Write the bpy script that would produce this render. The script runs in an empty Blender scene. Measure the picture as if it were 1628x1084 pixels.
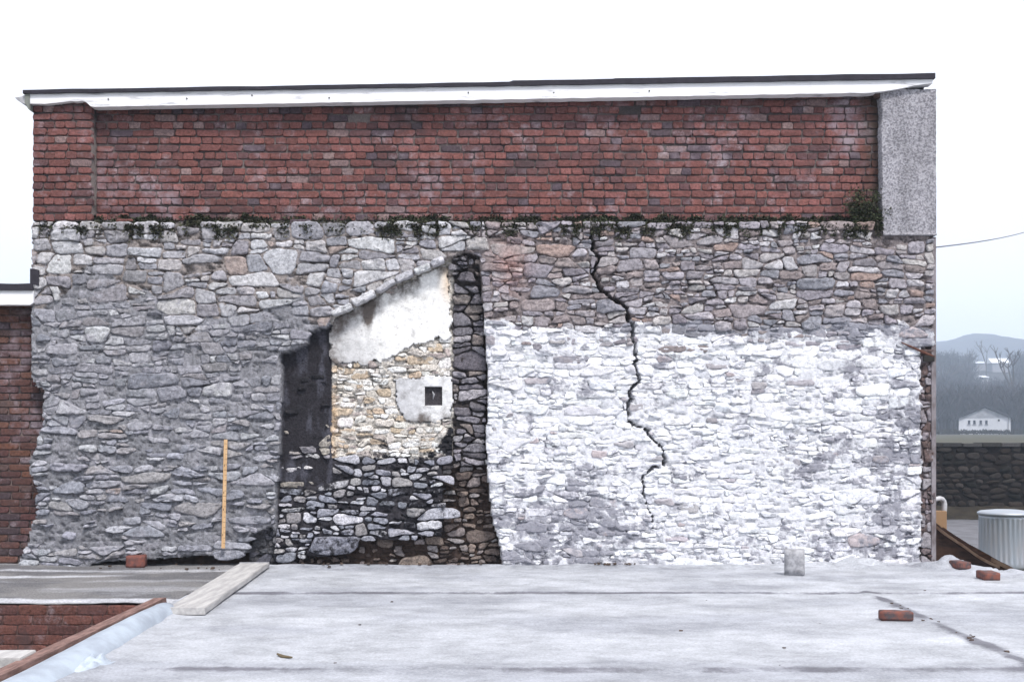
import bpy, bmesh, math, random
import numpy as np
from mathutils import Vector, noise as mnoise
random.seed(11)
R = math.radians
sc = bpy.context.scene
COL = sc.collection
U = random.uniform

# ------------------------------------------------------------------ camera, sky, sun, exposure
# wall plane is Y = 0, one metre on it is 165 px of the photograph; floor level Z = 0
S = 165.0
DIST = 11.0
HZ = 690.0                     # horizon row
cam_z = (902 - HZ) / S
cam = bpy.data.cameras.new('camera')
camo = bpy.data.objects.new('camera', cam); COL.objects.link(camo)
camo.location = (0, -DIST, cam_z); camo.rotation_euler = (R(90), 0, 0)
cam.sensor_width = 36.0
cam.lens = S * DIST / 1628.0 * 36.0
cam.shift_y = (HZ - 542.0) / 1628.0
cam.clip_start = 0.1; cam.clip_end = 6000
sc.camera = camo

SUN_EL, SUN_AZ = 56.0, 22.0     # degrees; azimuth from -Y towards +X
w = bpy.data.worlds.new('World'); sc.world = w; w.use_nodes = True
nt = w.node_tree; bg = nt.nodes['Background']
sky = nt.nodes.new('ShaderNodeTexSky'); sky.sky_type = 'NISHITA'; sky.sun_disc = False
sky.sun_elevation = R(SUN_EL); sky.sun_rotation = R(180 - SUN_AZ)
sky.air_density = 1.0; sky.dust_density = 4.0
ov = nt.nodes.new('ShaderNodeMix'); ov.data_type = 'RGBA'
ov.inputs['Factor'].default_value = 0.86
ov.inputs['B'].default_value = (8.4, 8.4, 8.9, 1)       # even overcast layer
nt.links.new(sky.outputs[0], ov.inputs['A']); nt.links.new(ov.outputs['Result'], bg.inputs['Color'])
bg.inputs['Strength'].default_value = 0.065
sun = bpy.data.lights.new('sun', 'SUN'); sun.energy = 1.5; sun.angle = R(10); sun.color = (1.0, 0.97, 0.94)
suno = bpy.data.objects.new('sun', sun); COL.objects.link(suno)
d = Vector((math.sin(R(SUN_AZ)) * math.cos(R(SUN_EL)), -math.cos(R(SUN_AZ)) * math.cos(R(SUN_EL)), math.sin(R(SUN_EL))))
suno.rotation_euler = d.to_track_quat('Z', 'Y').to_euler(); suno.location = (3, -8, 9)
sc.view_settings.view_transform = 'Standard'; sc.view_settings.look = 'None'
sc.view_settings.gamma = 1.0; sc.view_settings.exposure = 1.42
sc.render.engine = 'CYCLES'; sc.cycles.use_denoising = True
sc.cycles.max_bounces = 6; sc.cycles.volume_bounces = 1

# ------------------------------------------------------------------ helpers
def WX(px): return (px - 814.0) / S
def WZ(py): return (902.0 - py) / S
def at(px, py, Y):                      # point seen at a pixel, at depth Y
    k = (Y + DIST) / DIST
    return Vector((WX(px) * k, Y, cam_z + (HZ - py) / S * k))
def nz(x, y, z=0.0): return mnoise.noise((x, y, z))
def fbm(x, y, z=0.0, o=4): return mnoise.fractal((x, y, z), 1.0, 2.0, o)
def sm(a, b, x):
    t = max(0.0, min(1.0, (x - a) / (b - a))); return t * t * (3 - 2 * t)
def mixc(a, b, t): return tuple(a[i] + (b[i] - a[i]) * t for i in range(3))
def jit(c, v=0.12):
    k = 1 + U(-v, v); return tuple(max(0.004, x * k * (1 + U(-v * .1, v * .1))) for x in c)

def tag(o, label=None, cat=None, group=None, kind=None):
    if label: o['label'] = label
    if cat: o['category'] = cat
    if group: o['group'] = group
    if kind: o['kind'] = kind
    return o
def empty(name, loc=(0, 0, 0)):
    o = bpy.data.objects.new(name, None); COL.objects.link(o); o.location = loc
    o.empty_display_size = 0.1; return o
def mesh(name, V, F, mats, cols=None, smooth=True, midx=None):
    me = bpy.data.meshes.new(name); me.from_pydata([tuple(v) for v in V], [], F)
    for m in (mats if isinstance(mats, (list, tuple)) else [mats]): me.materials.append(m)
    if cols is not None:
        a = me.color_attributes.new('Col', 'FLOAT_COLOR', 'POINT')
        arr = np.ones((len(V), 4), dtype=np.float32)
        c = np.asarray(cols, dtype=np.float32); arr[:, :c.shape[1]] = c
        if c.shape[1] == 3: arr[:, 3] = 0.3
        a.data.foreach_set('color', arr.ravel())
    if smooth: me.polygons.foreach_set('use_smooth', [True] * len(me.polygons))
    if midx is not None: me.polygons.foreach_set('material_index', midx)
    me.update(); return me
def obj(name, me, parent=None, loc=None):
    o = bpy.data.objects.new(name, me); COL.objects.link(o)
    if parent: o.parent = parent
    if loc is not None: o.location = loc
    return o
class MB:
    def __init__(s): s.V = []; s.F = []; s.C = []
    def add(s, V, F, C=None):
        n = len(s.V); s.V += [tuple(v) for v in V]; s.F += [tuple(i + n for i in f) for f in F]
        if C is not None: s.C += list(C)
    def box(s, x0, x1, y0, y1, z0, z1, c=None):
        V = [(x0,y0,z0),(x1,y0,z0),(x1,y1,z0),(x0,y1,z0),(x0,y0,z1),(x1,y0,z1),(x1,y1,z1),(x0,y1,z1)]
        s.add(V, [(0,3,2,1),(4,5,6,7),(0,1,5,4),(1,2,6,5),(2,3,7,6),(3,0,4,7)], [c]*8 if c else None)
    def tube(s, pts, rad, n=8, c=None, cap=True):
        rr = rad if isinstance(rad, (list, tuple)) else [rad] * len(pts)
        base = len(s.V); pts = [Vector(p) for p in pts]
        for i, p in enumerate(pts):
            t = (pts[min(i+1, len(pts)-1)] - pts[max(i-1, 0)]).normalized()
            u = t.cross(Vector((0, 0, 1)) if abs(t.z) < .9 else Vector((1, 0, 0))).normalized(); v = t.cross(u)
            for k in range(n):
                a = 2 * math.pi * k / n
                s.V.append(tuple(p + (u * math.cos(a) + v * math.sin(a)) * rr[i]))
                if c: s.C.append(c)
        for i in range(len(pts) - 1):
            for k in range(n):
                a = base + i*n + k; b = base + i*n + (k+1) % n
                s.F.append((a, b, b + n, a + n))
        if cap:
            s.F.append(tuple(base + k for k in range(n))[::-1]); s.F.append(tuple(base + (len(pts)-1)*n + k for k in range(n)))
    def build(s, name, mat, parent=None, smooth=False, bev=0):
        me = mesh(name, s.V, s.F, mat, s.C if len(s.C) == len(s.V) and s.C else None, smooth)
        bm = bmesh.new(); bm.from_mesh(me); bmesh.ops.recalc_face_normals(bm, faces=bm.faces)
        if bev: bmesh.ops.bevel(bm, geom=bm.edges[:], offset=bev, segments=2, affect='EDGES', profile=.6)
        bm.to_mesh(me); bm.free()
        return obj(name, me, parent)

# ------------------------------------------------------------------ materials
def N(nt, t, **kw):
    n = nt.nodes.new(t)
    for k, v in kw.items(): setattr(n, k, v)
    return n
def newmat(name, rough=0.9, spec=0.25):
    m = bpy.data.materials.new(name); m.use_nodes = True
    b = m.node_tree.nodes['Principled BSDF']
    b.inputs['Roughness'].default_value = rough; b.inputs['Specular IOR Level'].default_value = spec
    return m, m.node_tree, b
def noise_node(nt, scale, detail=4, rough=0.6, stretch=None):
    g = N(nt, 'ShaderNodeNewGeometry'); n = N(nt, 'ShaderNodeTexNoise')
    n.inputs['Scale'].default_value = scale; n.inputs['Detail'].default_value = detail; n.inputs['Roughness'].default_value = rough
    if stretch:
        mp = N(nt, 'ShaderNodeMapping'); mp.inputs['Scale'].default_value = stretch
        nt.links.new(g.outputs['Position'], mp.inputs['Vector']); nt.links.new(mp.outputs[0], n.inputs['Vector'])
    else: nt.links.new(g.outputs['Position'], n.inputs['Vector'])
    return n
def ramp(nt, src, a, b, va=0.0, vb=1.0):
    r = N(nt, 'ShaderNodeMapRange'); r.interpolation_type = 'SMOOTHSTEP'
    r.inputs['From Min'].default_value = a; r.inputs['From Max'].default_value = b
    r.inputs['To Min'].default_value = va; r.inputs['To Max'].default_value = vb
    nt.links.new(src, r.inputs['Value']); return r.outputs['Result']
def mixrgb(nt, a, b, f, mode='MIX'):
    m = N(nt, 'ShaderNodeMix', data_type='RGBA', blend_type=mode)
    for v, k in ((a, 'A'), (b, 'B')):
        if isinstance(v, tuple): m.inputs[k].default_value = (*v, 1)
        else: nt.links.new(v, m.inputs[k])
    if isinstance(f, (int, float)): m.inputs['Factor'].default_value = f
    else: nt.links.new(f, m.inputs['Factor'])
    return m.outputs['Result']
def grey(nt, v):
    c = N(nt, 'ShaderNodeCombineColor')
    for i in range(3): nt.links.new(v, c.inputs[i])
    return c.outputs[0]
def masonry(name, dirt_shade, fine=38.0, lo=.72, hi=1.25, bump=.5, rough=.93, width=.12, dscale=11.0, bdist=.012, second=None, pits=None):
    """Col attribute = the piece's own colour; Col alpha = how much of the coat/stain (on the sheet also painted lap shadow) lies on it."""
    m, nt, b = newmat(name, rough)
    at_ = N(nt, 'ShaderNodeAttribute'); at_.attribute_name = 'Col'
    n1 = noise_node(nt, fine, 6, .7); f = ramp(nt, n1.outputs['Fac'], .3, .7, lo, hi)
    c = mixrgb(nt, at_.outputs['Color'], grey(nt, f), 1.0, 'MULTIPLY')
    n2 = noise_node(nt, dscale, 8, .72)
    ad = N(nt, 'ShaderNodeMath', operation='ADD'); nt.links.new(n2.outputs['Fac'], ad.inputs[0]); nt.links.new(at_.outputs['Alpha'], ad.inputs[1])
    k = ramp(nt, ad.outputs[0], 1.0 - width, 1.0 + width)
    dc = mixrgb(nt, dirt_shade, grey(nt, f), .8, 'MULTIPLY')
    c = mixrgb(nt, c, dc, k)
    if second:                                         # sparse fine specks (lichen, grit)
        col, sca, th = second
        n3 = noise_node(nt, sca, 3, .6); k3 = ramp(nt, n3.outputs['Fac'], th, th + .05)
        c = mixrgb(nt, c, col, k3)
    if pits:                                           # weathered pits and hairlines, flat along the bed
        psc, pth, pcol, pstr = pits
        n4 = noise_node(nt, psc, 5, .62, (1, 1, 2.3)); n4.inputs['Distortion'].default_value = .9
        c = mixrgb(nt, c, mixrgb(nt, c, pcol, 1.0, 'MULTIPLY'), ramp(nt, n4.outputs['Fac'], pth, pth + .07, 0, pstr))
        n5 = noise_node(nt, psc * .55, 4, .6, (1, 1, 2.6)); n5.inputs['Distortion'].default_value = 1.4
        ab = N(nt, 'ShaderNodeMath', operation='SUBTRACT'); nt.links.new(n5.outputs['Fac'], ab.inputs[0]); ab.inputs[1].default_value = .5
        ab2 = N(nt, 'ShaderNodeMath', operation='ABSOLUTE'); nt.links.new(ab.outputs[0], ab2.inputs[0])
        c = mixrgb(nt, c, mixrgb(nt, c, pcol, 1.0, 'MULTIPLY'), ramp(nt, ab2.outputs[0], .013, .002, 0, pstr * .7))
    nt.links.new(c, b.inputs['Base Color'])
    nb = noise_node(nt, fine * 1.1, 8, .75)
    bp = N(nt, 'ShaderNodeBump'); bp.inputs['Strength'].default_value = bump; bp.inputs['Distance'].default_value = bdist
    nt.links.new(nb.outputs['Fac'], bp.inputs['Height']); nt.links.new(bp.outputs[0], b.inputs['Normal'])
    return m
M = {}
M['grey'] = masonry('grey_stone', (.33, .325, .36), fine=30, lo=.6, hi=1.36, bump=.9, second=((.50, .50, .53), 40, .68), pits=(24, .60, (.30, .29, .31), .9))
M['brown'] = masonry('brown_grey_stone', (.22, .195, .205), fine=30, lo=.6, hi=1.36, bump=.9, second=((.48, .47, .50), 40, .67), pits=(24, .60, (.32, .28, .29), .9))
M['white'] = masonry('whitewashed_stone', (.29, .29, .33), fine=26, lo=.76, hi=1.12, dscale=15.0, width=.11, bump=1.0, pits=(20, .61, (.40, .39, .44), .85))
M['soot'] = masonry('sooted_stone', (.020, .019, .023), fine=50, lo=.52, hi=1.4, bump=.9, width=.09, dscale=14, pits=(24, .60, (.3, .28, .28), .9))
M['plaster'] = masonry('old_plaster', (.13, .11, .10), fine=18, lo=.76, hi=1.1, bump=.5, width=.2, dscale=7, pits=(14, .62, (.45, .42, .40), .7))
M['brick'] = masonry('red_brick', (.36, .31, .34), fine=45, lo=.62, hi=1.35, dscale=5.0, width=.14, bump=.55, pits=(30, .61, (.35, .33, .35), .8), second=((.05, .035, .04), 30, .70))
def brick_extra():
    m = M['brick']; nt = m.node_tree; b = nt.nodes['Principled BSDF']
    src = b.inputs['Base Color'].links[0].from_socket
    n1 = noise_node(nt, 1.3, 6, .7); n2 = noise_node(nt, 9, 4, .6)
    ad = N(nt, 'ShaderNodeMath', operation='MULTIPLY_ADD'); nt.links.new(n2.outputs['Fac'], ad.inputs[0]); ad.inputs[1].default_value = .45; nt.links.new(n1.outputs['Fac'], ad.inputs[2])
    c = mixrgb(nt, src, (.29, .235, .265), ramp(nt, ad.outputs[0], .75, .98, 0, .8))      # lime bloom
    n3 = noise_node(nt, 2.2, 5, .7)
    c = mixrgb(nt, c, (.055, .042, .045), ramp(nt, n3.outputs['Fac'], .52, .70, 0, .6))   # grime
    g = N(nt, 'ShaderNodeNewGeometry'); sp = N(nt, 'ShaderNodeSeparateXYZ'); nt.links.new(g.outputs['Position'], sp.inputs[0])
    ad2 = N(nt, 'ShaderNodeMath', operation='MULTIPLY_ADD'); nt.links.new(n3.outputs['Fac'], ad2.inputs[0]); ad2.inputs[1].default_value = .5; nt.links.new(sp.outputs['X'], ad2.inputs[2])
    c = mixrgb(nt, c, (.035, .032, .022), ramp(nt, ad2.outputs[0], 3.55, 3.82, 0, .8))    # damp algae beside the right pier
    nt.links.new(c, b.inputs['Base Color'])
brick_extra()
M['mortar'] = masonry('brick_mortar', (.05, .045, .045), fine=60, dscale=9, width=.14)

def simple(name, col, rough=.8, var=.25, scale=8.0, bump=.2, stretch=None, spec=.25, metal=0.0, detail=6, col2=None, lo=.35, hi=.65, bdist=.01):
    m, nt, b = newmat(name, rough, spec); b.inputs['Metallic'].default_value = metal
    n = noise_node(nt, scale, detail, .65, stretch)
    c2 = col2 or tuple(x * (1 - var) for x in col)
    k = ramp(nt, n.outputs['Fac'], lo, hi)
    nt.links.new(mixrgb(nt, col, c2, k), b.inputs['Base Color'])
    if bump:
        bp = N(nt, 'ShaderNodeBump'); bp.inputs['Strength'].default_value = bump; bp.inputs['Distance'].default_value = bdist
        nt.links.new(n.outputs['Fac'], bp.inputs['Height']); nt.links.new(bp.outputs[0], b.inputs['Normal'])
    return m
M['paint'] = simple('white_paint', (.80, .80, .82), .55, scale=5, stretch=(.5, 1, 5), col2=(.34, .34, .37), lo=.56, hi=.72, bump=.15)
M['felt'] = simple('roofing_felt', (.035, .032, .042), .85, scale=14)
M['oldwood'] = simple('weathered_board', (.46, .45, .43), .8, scale=7, stretch=(6, .6, 6), col2=(.30, .29, .29), bump=.25)
M['darkwood'] = simple('dark_timber', (.085, .042, .026), .75, scale=9, stretch=(1, 1, 6), col2=(.03, .016, .012), bump=.3)
M['tanwood'] = simple('tan_timber', (.27, .17, .10), .75, scale=9, stretch=(6, 6, .6), col2=(.28, .17, .09))
M['rule'] = simple('rule_wood', (.60, .40, .22), .55, scale=12, stretch=(6, 6, .5), col2=(.50, .31, .16), bump=.05)
M['ink'] = simple('black_ink', (.02, .018, .016), .6, bump=0)
M['block'] = simple('pale_block', (.40, .40, .42), .9, scale=22, col2=(.24, .24, .255), bump=.4)
M['kerb'] = simple('red_brown_timber', (.25, .155, .135), .8, scale=8, stretch=(5, .7, 5), col2=(.12, .07, .06), bump=.3)
M['concrete'] = simple('terrace_concrete', (.34, .34, .36), .9, scale=6, col2=(.20, .20, .215), bump=.4)
M['pale'] = simple('pale_screed', (.60, .61, .65), .85, scale=9, col2=(.40, .40, .44), bump=.3)
M['galv'] = simple('galvanised_steel', (.36, .40, .45), .5, metal=.5, scale=3, stretch=(2, 2, .6), col2=(.38, .39, .42), bump=.05, spec=.5)
M['road'] = simple('asphalt_road', (.15, .15, .165), .9, scale=2.0, col2=(.105, .105, .115), bump=.2)
M['earth'] = simple('dark_earth', (.055, .042, .035), .95, scale=12, col2=(.10, .07, .055), bump=.6, bdist=.03)

def attrmat(name, rough=.8, lo=.75, hi=1.2, fine=20.0, translucent=0):
    m, nt, b = newmat(name, rough)
    a = N(nt, 'ShaderNodeAttribute'); a.attribute_name = 'Col'
    n1 = noise_node(nt, fine, 4); f = ramp(nt, n1.outputs['Fac'], .3, .7, lo, hi)
    nt.links.new(mixrgb(nt, a.outputs['Color'], grey(nt, f), 1.0, 'MULTIPLY'), b.inputs['Base Color'])
    return m
M['leaf'] = attrmat('leaf', .7)
M['twig'] = attrmat('twig', .9, fine=.2)

# ------------------------------------------------------------------ the building's layout, in wall pixels
X0, X1, Y0, Y1 = 20, 1500, 336, 914
xs = np.arange(X0, X1 + 1); ys = np.arange(Y0, Y1 + 1)
GX, GY = np.meshgrid(xs.astype(float), ys.astype(float))
def inside(poly):
    m = np.zeros(GX.shape, bool); n = len(poly)
    for i in range(n):
        ax, ay = poly[i]; bx, by = poly[(i + 1) % n]
        if ay == by: continue
        c = ((ay > GY) != (by > GY)) & (GX < (bx - ax) * (GY - ay) / (by - ay) + ax)
        m ^= c
    return m
LEFT = [(50, 346), (50, 600), (56, 614), (71, 622), (66, 650), (69, 672), (60, 690), (58, 706), (45, 735), (45, 748), (58, 775), (54, 800), (60, 812), (48, 835), (44, 860), (30, 885), (28, 914)]
OUT = LEFT + [(1487, 914), (1487, 346)]
RL = [(432, 914), (433, 870), (438, 840), (439, 790), (441, 740), (446, 690), (446, 640), (448, 600), (445, 563), (468, 556), (489, 545), (491, 528), (523, 519), (530, 500), (562, 488), (566, 481), (600, 463), (630, 447), (660, 436), (686, 424), (706, 414), (722, 408)]
RTOP = [(738, 402), (764, 405)]
RR = [(764, 436), (767, 480), (770, 530), (774, 590), (775, 640), (772, 690), (774, 740), (777, 780), (783, 830), (793, 862), (801, 914)]
RECESS = RL + RTOP + RR
PLASTER = [(524, 574), (523, 524), (531, 506), (566, 489), (606, 467), (650, 447), (700, 422), (709, 426), (714, 470), (716, 537), (692, 536), (680, 541), (655, 546), (640, 553), (622, 566), (603, 573), (575, 577), (550, 576)]
SQUARE = [(628, 602), (660, 600), (690, 596), (718, 598), (719, 640), (716, 664), (700, 668), (690, 672), (655, 670), (638, 662), (630, 640)]
CRACK = [(938, 362), (942, 380), (946, 406), (952, 414), (945, 434), (953, 458), (966, 471), (992, 484), (998, 500), (1004, 525), (1013, 561), (1011, 585), (1019, 604), (1003, 622), (998, 650), (999, 669), (1009, 679), (1027, 681), (1035, 699), (1052, 707), (1058, 723), (1056, 738), (1035, 746), (1023, 760), (1025, 772), (1022, 780), (1029, 800), (1039, 821), (1037, 842)]
_c = []
for _a, _b in zip(CRACK[:-1], CRACK[1:]):
    for _t in (0, .34, .67): _c.append((_a[0] + (_b[0] - _a[0]) * _t + U(-3.0, 3.0), _a[1] + (_b[1] - _a[1]) * _t + U(-1.5, 1.5)))
CRACK = _c + [CRACK[-1]]
def crack_hw(y):
    return float(np.interp(y, [360, 400, 470, 520, 600, 650, 672, 690, 735, 750, 800, 845], [2.2, 2.3, 3.1, 2.8, 1.7, 3.4, 1.6, .7, 1.5, .6, .4, .25])) * (.72 + .7 * nz(y * .13, 2))
NONE, UL, ML, LL, UR, WH, CORNER, SOOT, CREAM, LOW, CHASE, EARTH, PLAS, SQ, HOLE, SIDE = range(16)
Z = np.zeros(GX.shape, np.uint8)
NB = 30 * np.sin(GX * .021 + 1.3) + 18 * np.sin(GX * .057 + GY * .02) + 10 * np.sin(GX * .13)
o_ = inside(OUT)
Z[o_ & (GX < 740) & (GY < 455 + (GX - 50) * .13 + NB)] = UL
Z[o_ & (GX < 740) & (GY >= 455 + (GX - 50) * .13 + NB)] = ML
Z[o_ & (GX < 740) & (GY > 684 + NB)] = LL
Z[o_ & (GX >= 735) & (GY < 517 + NB * .22)] = UR
Z[o_ & (GX >= 735) & (GY >= 517 + NB * .22)] = WH
Z[o_ & (GX > 1464) & (GY > 548)] = CORNER
r_ = inside(RECESS)
Z[r_] = LOW
Z[r_ & (GY < 727)] = CREAM
Z[r_ & (GX < 526) & (GY < 775)] = SOOT
Z[r_ & (GX > 718) & (GY < 745)] = CHASE
Z[inside([(702, 742), (800, 742), (806, 914), (432, 914), (432, 893), (545, 884), (550, 862), (640, 858), (700, 850)]) & r_] = EARTH
Z[inside(PLASTER) & r_] = PLAS
Z[inside(SQUARE)] = SQ
Z[inside([(145, 896), (250, 889), (392, 880), (394, 914), (145, 914)])] = HOLE
Z[inside([(392, 862), (400, 848), (434, 838), (434, 914), (392, 914)])] = SIDE
Z[inside([(733, 362), (739, 362), (740, 398), (735, 398)])] = CHASE
def zone(x, y):
    i = int(round(y)) - Y0; j = int(round(x)) - X0
    if i < 0 or j < 0 or i >= Z.shape[0] or j >= Z.shape[1]: return NONE
    return int(Z[i, j])
#          stone w, h, gap, relief px, depth m
ZP = {UL: (36, 18, 1.15, 2.2, 0.0), ML: (33, 13.5, .95, 2.2, 0.0), LL: (37, 10.5, .85, 3.2, 0.0), UR: (26, 11.5, .9, 2.6, 0.0), WH: (28, 10.5, .7, 2.0, 0.0),
      CORNER: (14, 14, 1.0, 2.0, .02), SOOT: (28, 13, 1.2, 3.0, .12), CREAM: (20, 9, .8, 2.4, .11), LOW: (27, 12.5, 1.25, 3.6, .09), CHASE: (40, 16, 1.1, 4.0, .15),
      EARTH: (20, 11, 1.4, 5.0, .22), PLAS: (30, 15, 1, 2, .13), SQ: (30, 15, 1, 2, .13), HOLE: (40, 20, 1, 2, .42), SIDE: (26, 18, 1.5, 3, .12), NONE: (40, 20, 1, 2, .15)}
def base_depth(z_, y):
    return .05 + .10 * sm(405, 490, y) if z_ == CHASE else ZP[z_][4]
K = 2.0
# ---- stone layout: big irregular blocks (Voronoi), each broken down into angular stones, then cut along the recess edges and the crack
def warp(x, y):
    return (x + 2.8 * nz(x * .04, y * .055, 101) + 1.5 * nz(x * .16, y * .19, 102), y + 2.6 * nz(x * .035, y * .06, 103) + 1.3 * nz(x * .14, y * .19, 104))
seeds = []
def rows(zid, kw=2.7, kh=2.5):
    wq, hq = ZP[zid][0] * kw, ZP[zid][1] * kh
    yy, xx = np.where(Z == zid)
    if len(yy) == 0: return
    ya, yb, xa, xb = yy.min() + Y0, yy.max() + Y0, xx.min() + X0, xx.max() + X0
    y = ya
    while y < yb + hq:
        hh = hq * U(.7, 1.35); x = xa - U(0, wq)
        while x < xb + wq:
            ww = wq * U(.55, 1.5)
            sx = x + ww / 2; sy = y + hh / 2 + U(-.25, .25) * hh
            if zone(sx, sy) == zid: seeds.append((sx, sy))
            x += ww
        y += hh
for zid in (UL, ML, LL, UR, WH, CORNER, SOOT, CREAM, LOW, CHASE, EARTH, SIDE, PLAS, SQ, HOLE): rows(zid)
for y in np.arange(330, 930, 20): seeds.append((1512, y)); seeds.append((8, y))
CELL = 90; grid = {}
for i, s in enumerate(seeds): grid.setdefault((int(s[0] // CELL), int(s[1] * K // CELL)), []).append(i)
def halfplane(poly, nx, ny, lim):
    out = []
    for (ax, ay), (bx, by) in zip(poly, poly[1:] + poly[:1]):
        da, db = nx * ax + ny * ay - lim, nx * bx + ny * by - lim
        if da <= 0: out.append((ax, ay))
        if (da < 0 < db) or (db < 0 < da):
            t = da / (da - db); out.append((ax + (bx - ax) * t, ay + (by - ay) * t))
    return out
def cell(i):
    px, py = seeds[i]
    poly = [(max(px - 190, 14), max(py - 110, 352)), (min(px + 190, 1486), max(py - 110, 352)), (min(px + 190, 1486), min(py + 110, 913)), (max(px - 190, 14), min(py + 110, 913))]
    gx, gy = int(px // CELL), int(py * K // CELL); nb = []
    for a in range(-3, 4):
        for b in range(-3, 4): nb += grid.get((gx + a, gy + b), [])
    nb.sort(key=lambda j: (seeds[j][0] - px) ** 2 + ((seeds[j][1] - py) * K) ** 2)
    for j in nb[:50]:
        if j == i: continue
        qx, qy = seeds[j]; nx, ny = qx - px, (qy - py) * K * K; l = math.hypot(nx, ny)
        if l < 1e-6: continue
        nx /= l; ny /= l
        poly = halfplane(poly, nx, ny, nx * (px + qx) / 2 + ny * (py + qy) / 2)
        if len(poly) < 3: return None
    return poly
def centroid(p): return sum(q[0] for q in p) / len(p), sum(q[1] for q in p) / len(p)
leaves = []
def bsp(poly, lv=0):
    if len(poly) < 3 or lv > 9: return
    cx, cy = centroid(poly); z_ = zone(cx, cy); tw, th = ZP[z_][:2]
    f = math.exp(.75 * nz(cx * .02, cy * .025, 44)); tw *= f; th *= f
    w_ = max(q[0] for q in poly) - min(q[0] for q in poly); h_ = max(q[1] for q in poly) - min(q[1] for q in poly)
    rw, rh = w_ / tw, h_ / th
    lim = random.choice((1.0, 1.2, 1.5, 1.9, 2.5))
    if (rw < lim and rh < lim * .9) or w_ * h_ < 90: leaves.append(poly); return
    if rw > rh: an = random.gauss(0, .20); nx, ny = math.cos(an), math.sin(an); lo, hi = min(q[0] for q in poly), max(q[0] for q in poly)
    else: an = random.gauss(0, .085); nx, ny = math.sin(an), math.cos(an); lo, hi = min(q[1] for q in poly), max(q[1] for q in poly)
    t = U(.3, .7)
    lim_ = nx * cx + ny * cy + (t - .5) * (hi - lo) * .8
    bsp(halfplane(poly, nx, ny, lim_), lv + 1); bsp(halfplane(poly, -nx, -ny, -lim_), lv + 1)
for i in range(len(seeds)):
    p = cell(i)
    if p: bsp(p)
def cut(leaf_list, pl, hw=None):
    out = []
    for p in leaf_list:
        x0, x1 = min(q[0] for q in p), max(q[0] for q in p); y0, y1 = min(q[1] for q in p), max(q[1] for q in p); hit = []
        for si, (a, b) in enumerate(zip(pl[:-1], pl[1:])):
            if max(a[0], b[0]) < x0 or min(a[0], b[0]) > x1 or max(a[1], b[1]) < y0 or min(a[1], b[1]) > y1: continue
            dx, dy = b[0] - a[0], b[1] - a[1]
            for c, e in zip(p, p[1:] + p[:1]):
                ex, ey = e[0] - c[0], e[1] - c[1]; den = dx * ey - dy * ex
                if abs(den) < 1e-9: continue
                t = ((c[0] - a[0]) * ey - (c[1] - a[1]) * ex) / den; u = ((c[0] - a[0]) * dy - (c[1] - a[1]) * dx) / den
                if 0 <= t <= 1 and 0 <= u <= 1: hit.append((si + t, a[0] + dx * t, a[1] + dy * t))
        if len(hit) < 2: out.append(p); continue
        hit.sort(); a, b = hit[0], hit[-1]; nx, ny = -(b[2] - a[2]), b[1] - a[1]; l = math.hypot(nx, ny)
        if l < 1.5: out.append(p); continue
        nx /= l; ny /= l; c = nx * a[1] + ny * a[2]; g = hw((a[2] + b[2]) / 2) if hw else .4
        for q in (halfplane(p, nx, ny, c - g), halfplane(p, -nx, -ny, -c - g)):
            if len(q) >= 3: out.append(q)
    return out
leaves = cut(leaves, LEFT); leaves = cut(leaves, RL + RTOP); leaves = cut(leaves, RTOP + RR)
leaves = cut(leaves, CRACK, crack_hw)
leaves = cut(leaves, [(526, 514), (524, 600), (523, 700), (528, 775)]); leaves = cut(leaves, [(718, 420), (717, 560), (719, 745)])
leaves = cut(leaves, [(1464, 546), (1463, 640), (1465, 760), (1464, 916)])
def inset(p, g):
    sgn = 1 if sum(a[0]*b[1]-b[0]*a[1] for a, b in zip(p, p[1:]+p[:1])) > 0 else -1
    out = p
    for a, b in zip(p, p[1:] + p[:1]):
        l = math.dist(a, b)
        if l < 1e-6: continue
        nx, ny = (b[1] - a[1]) / l * sgn, -(b[0] - a[0]) / l * sgn
        out = halfplane(out, nx, ny, nx * a[0] + ny * a[1] - g * random.choice((.35, .6, 1.0, 1.4, 1.9)))
        if len(out) < 3: return None
    return out
def area(p): return abs(sum(a[0]*b[1]-b[0]*a[1] for a, b in zip(p, p[1:]+p[:1]))) / 2
def chaikin(p, r=.22):
    out = []
    for a, b in zip(p, p[1:] + p[:1]):
        L = math.dist(a, b); q = min(.3, r * U(.5, 1.3)); 
        out.append((a[0]+(b[0]-a[0])*q, a[1]+(b[1]-a[1])*q)); out.append((b[0]-(b[0]-a[0])*q, b[1]-(b[1]-a[1])*q))
    return out
def resample(p, n):
    seg = [math.dist(a, b) for a, b in zip(p, p[1:] + p[:1])]; T = sum(seg); out = []; i = 0; acc = 0
    for k in range(n):
        t = T * k / n
        while acc + seg[i] < t: acc += seg[i]; i += 1
        f = (t - acc) / max(seg[i], 1e-6); a = p[i]; b = p[(i+1) % len(p)]
        out.append((a[0]+(b[0]-a[0])*f, a[1]+(b[1]-a[1])*f))
    return out
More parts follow.
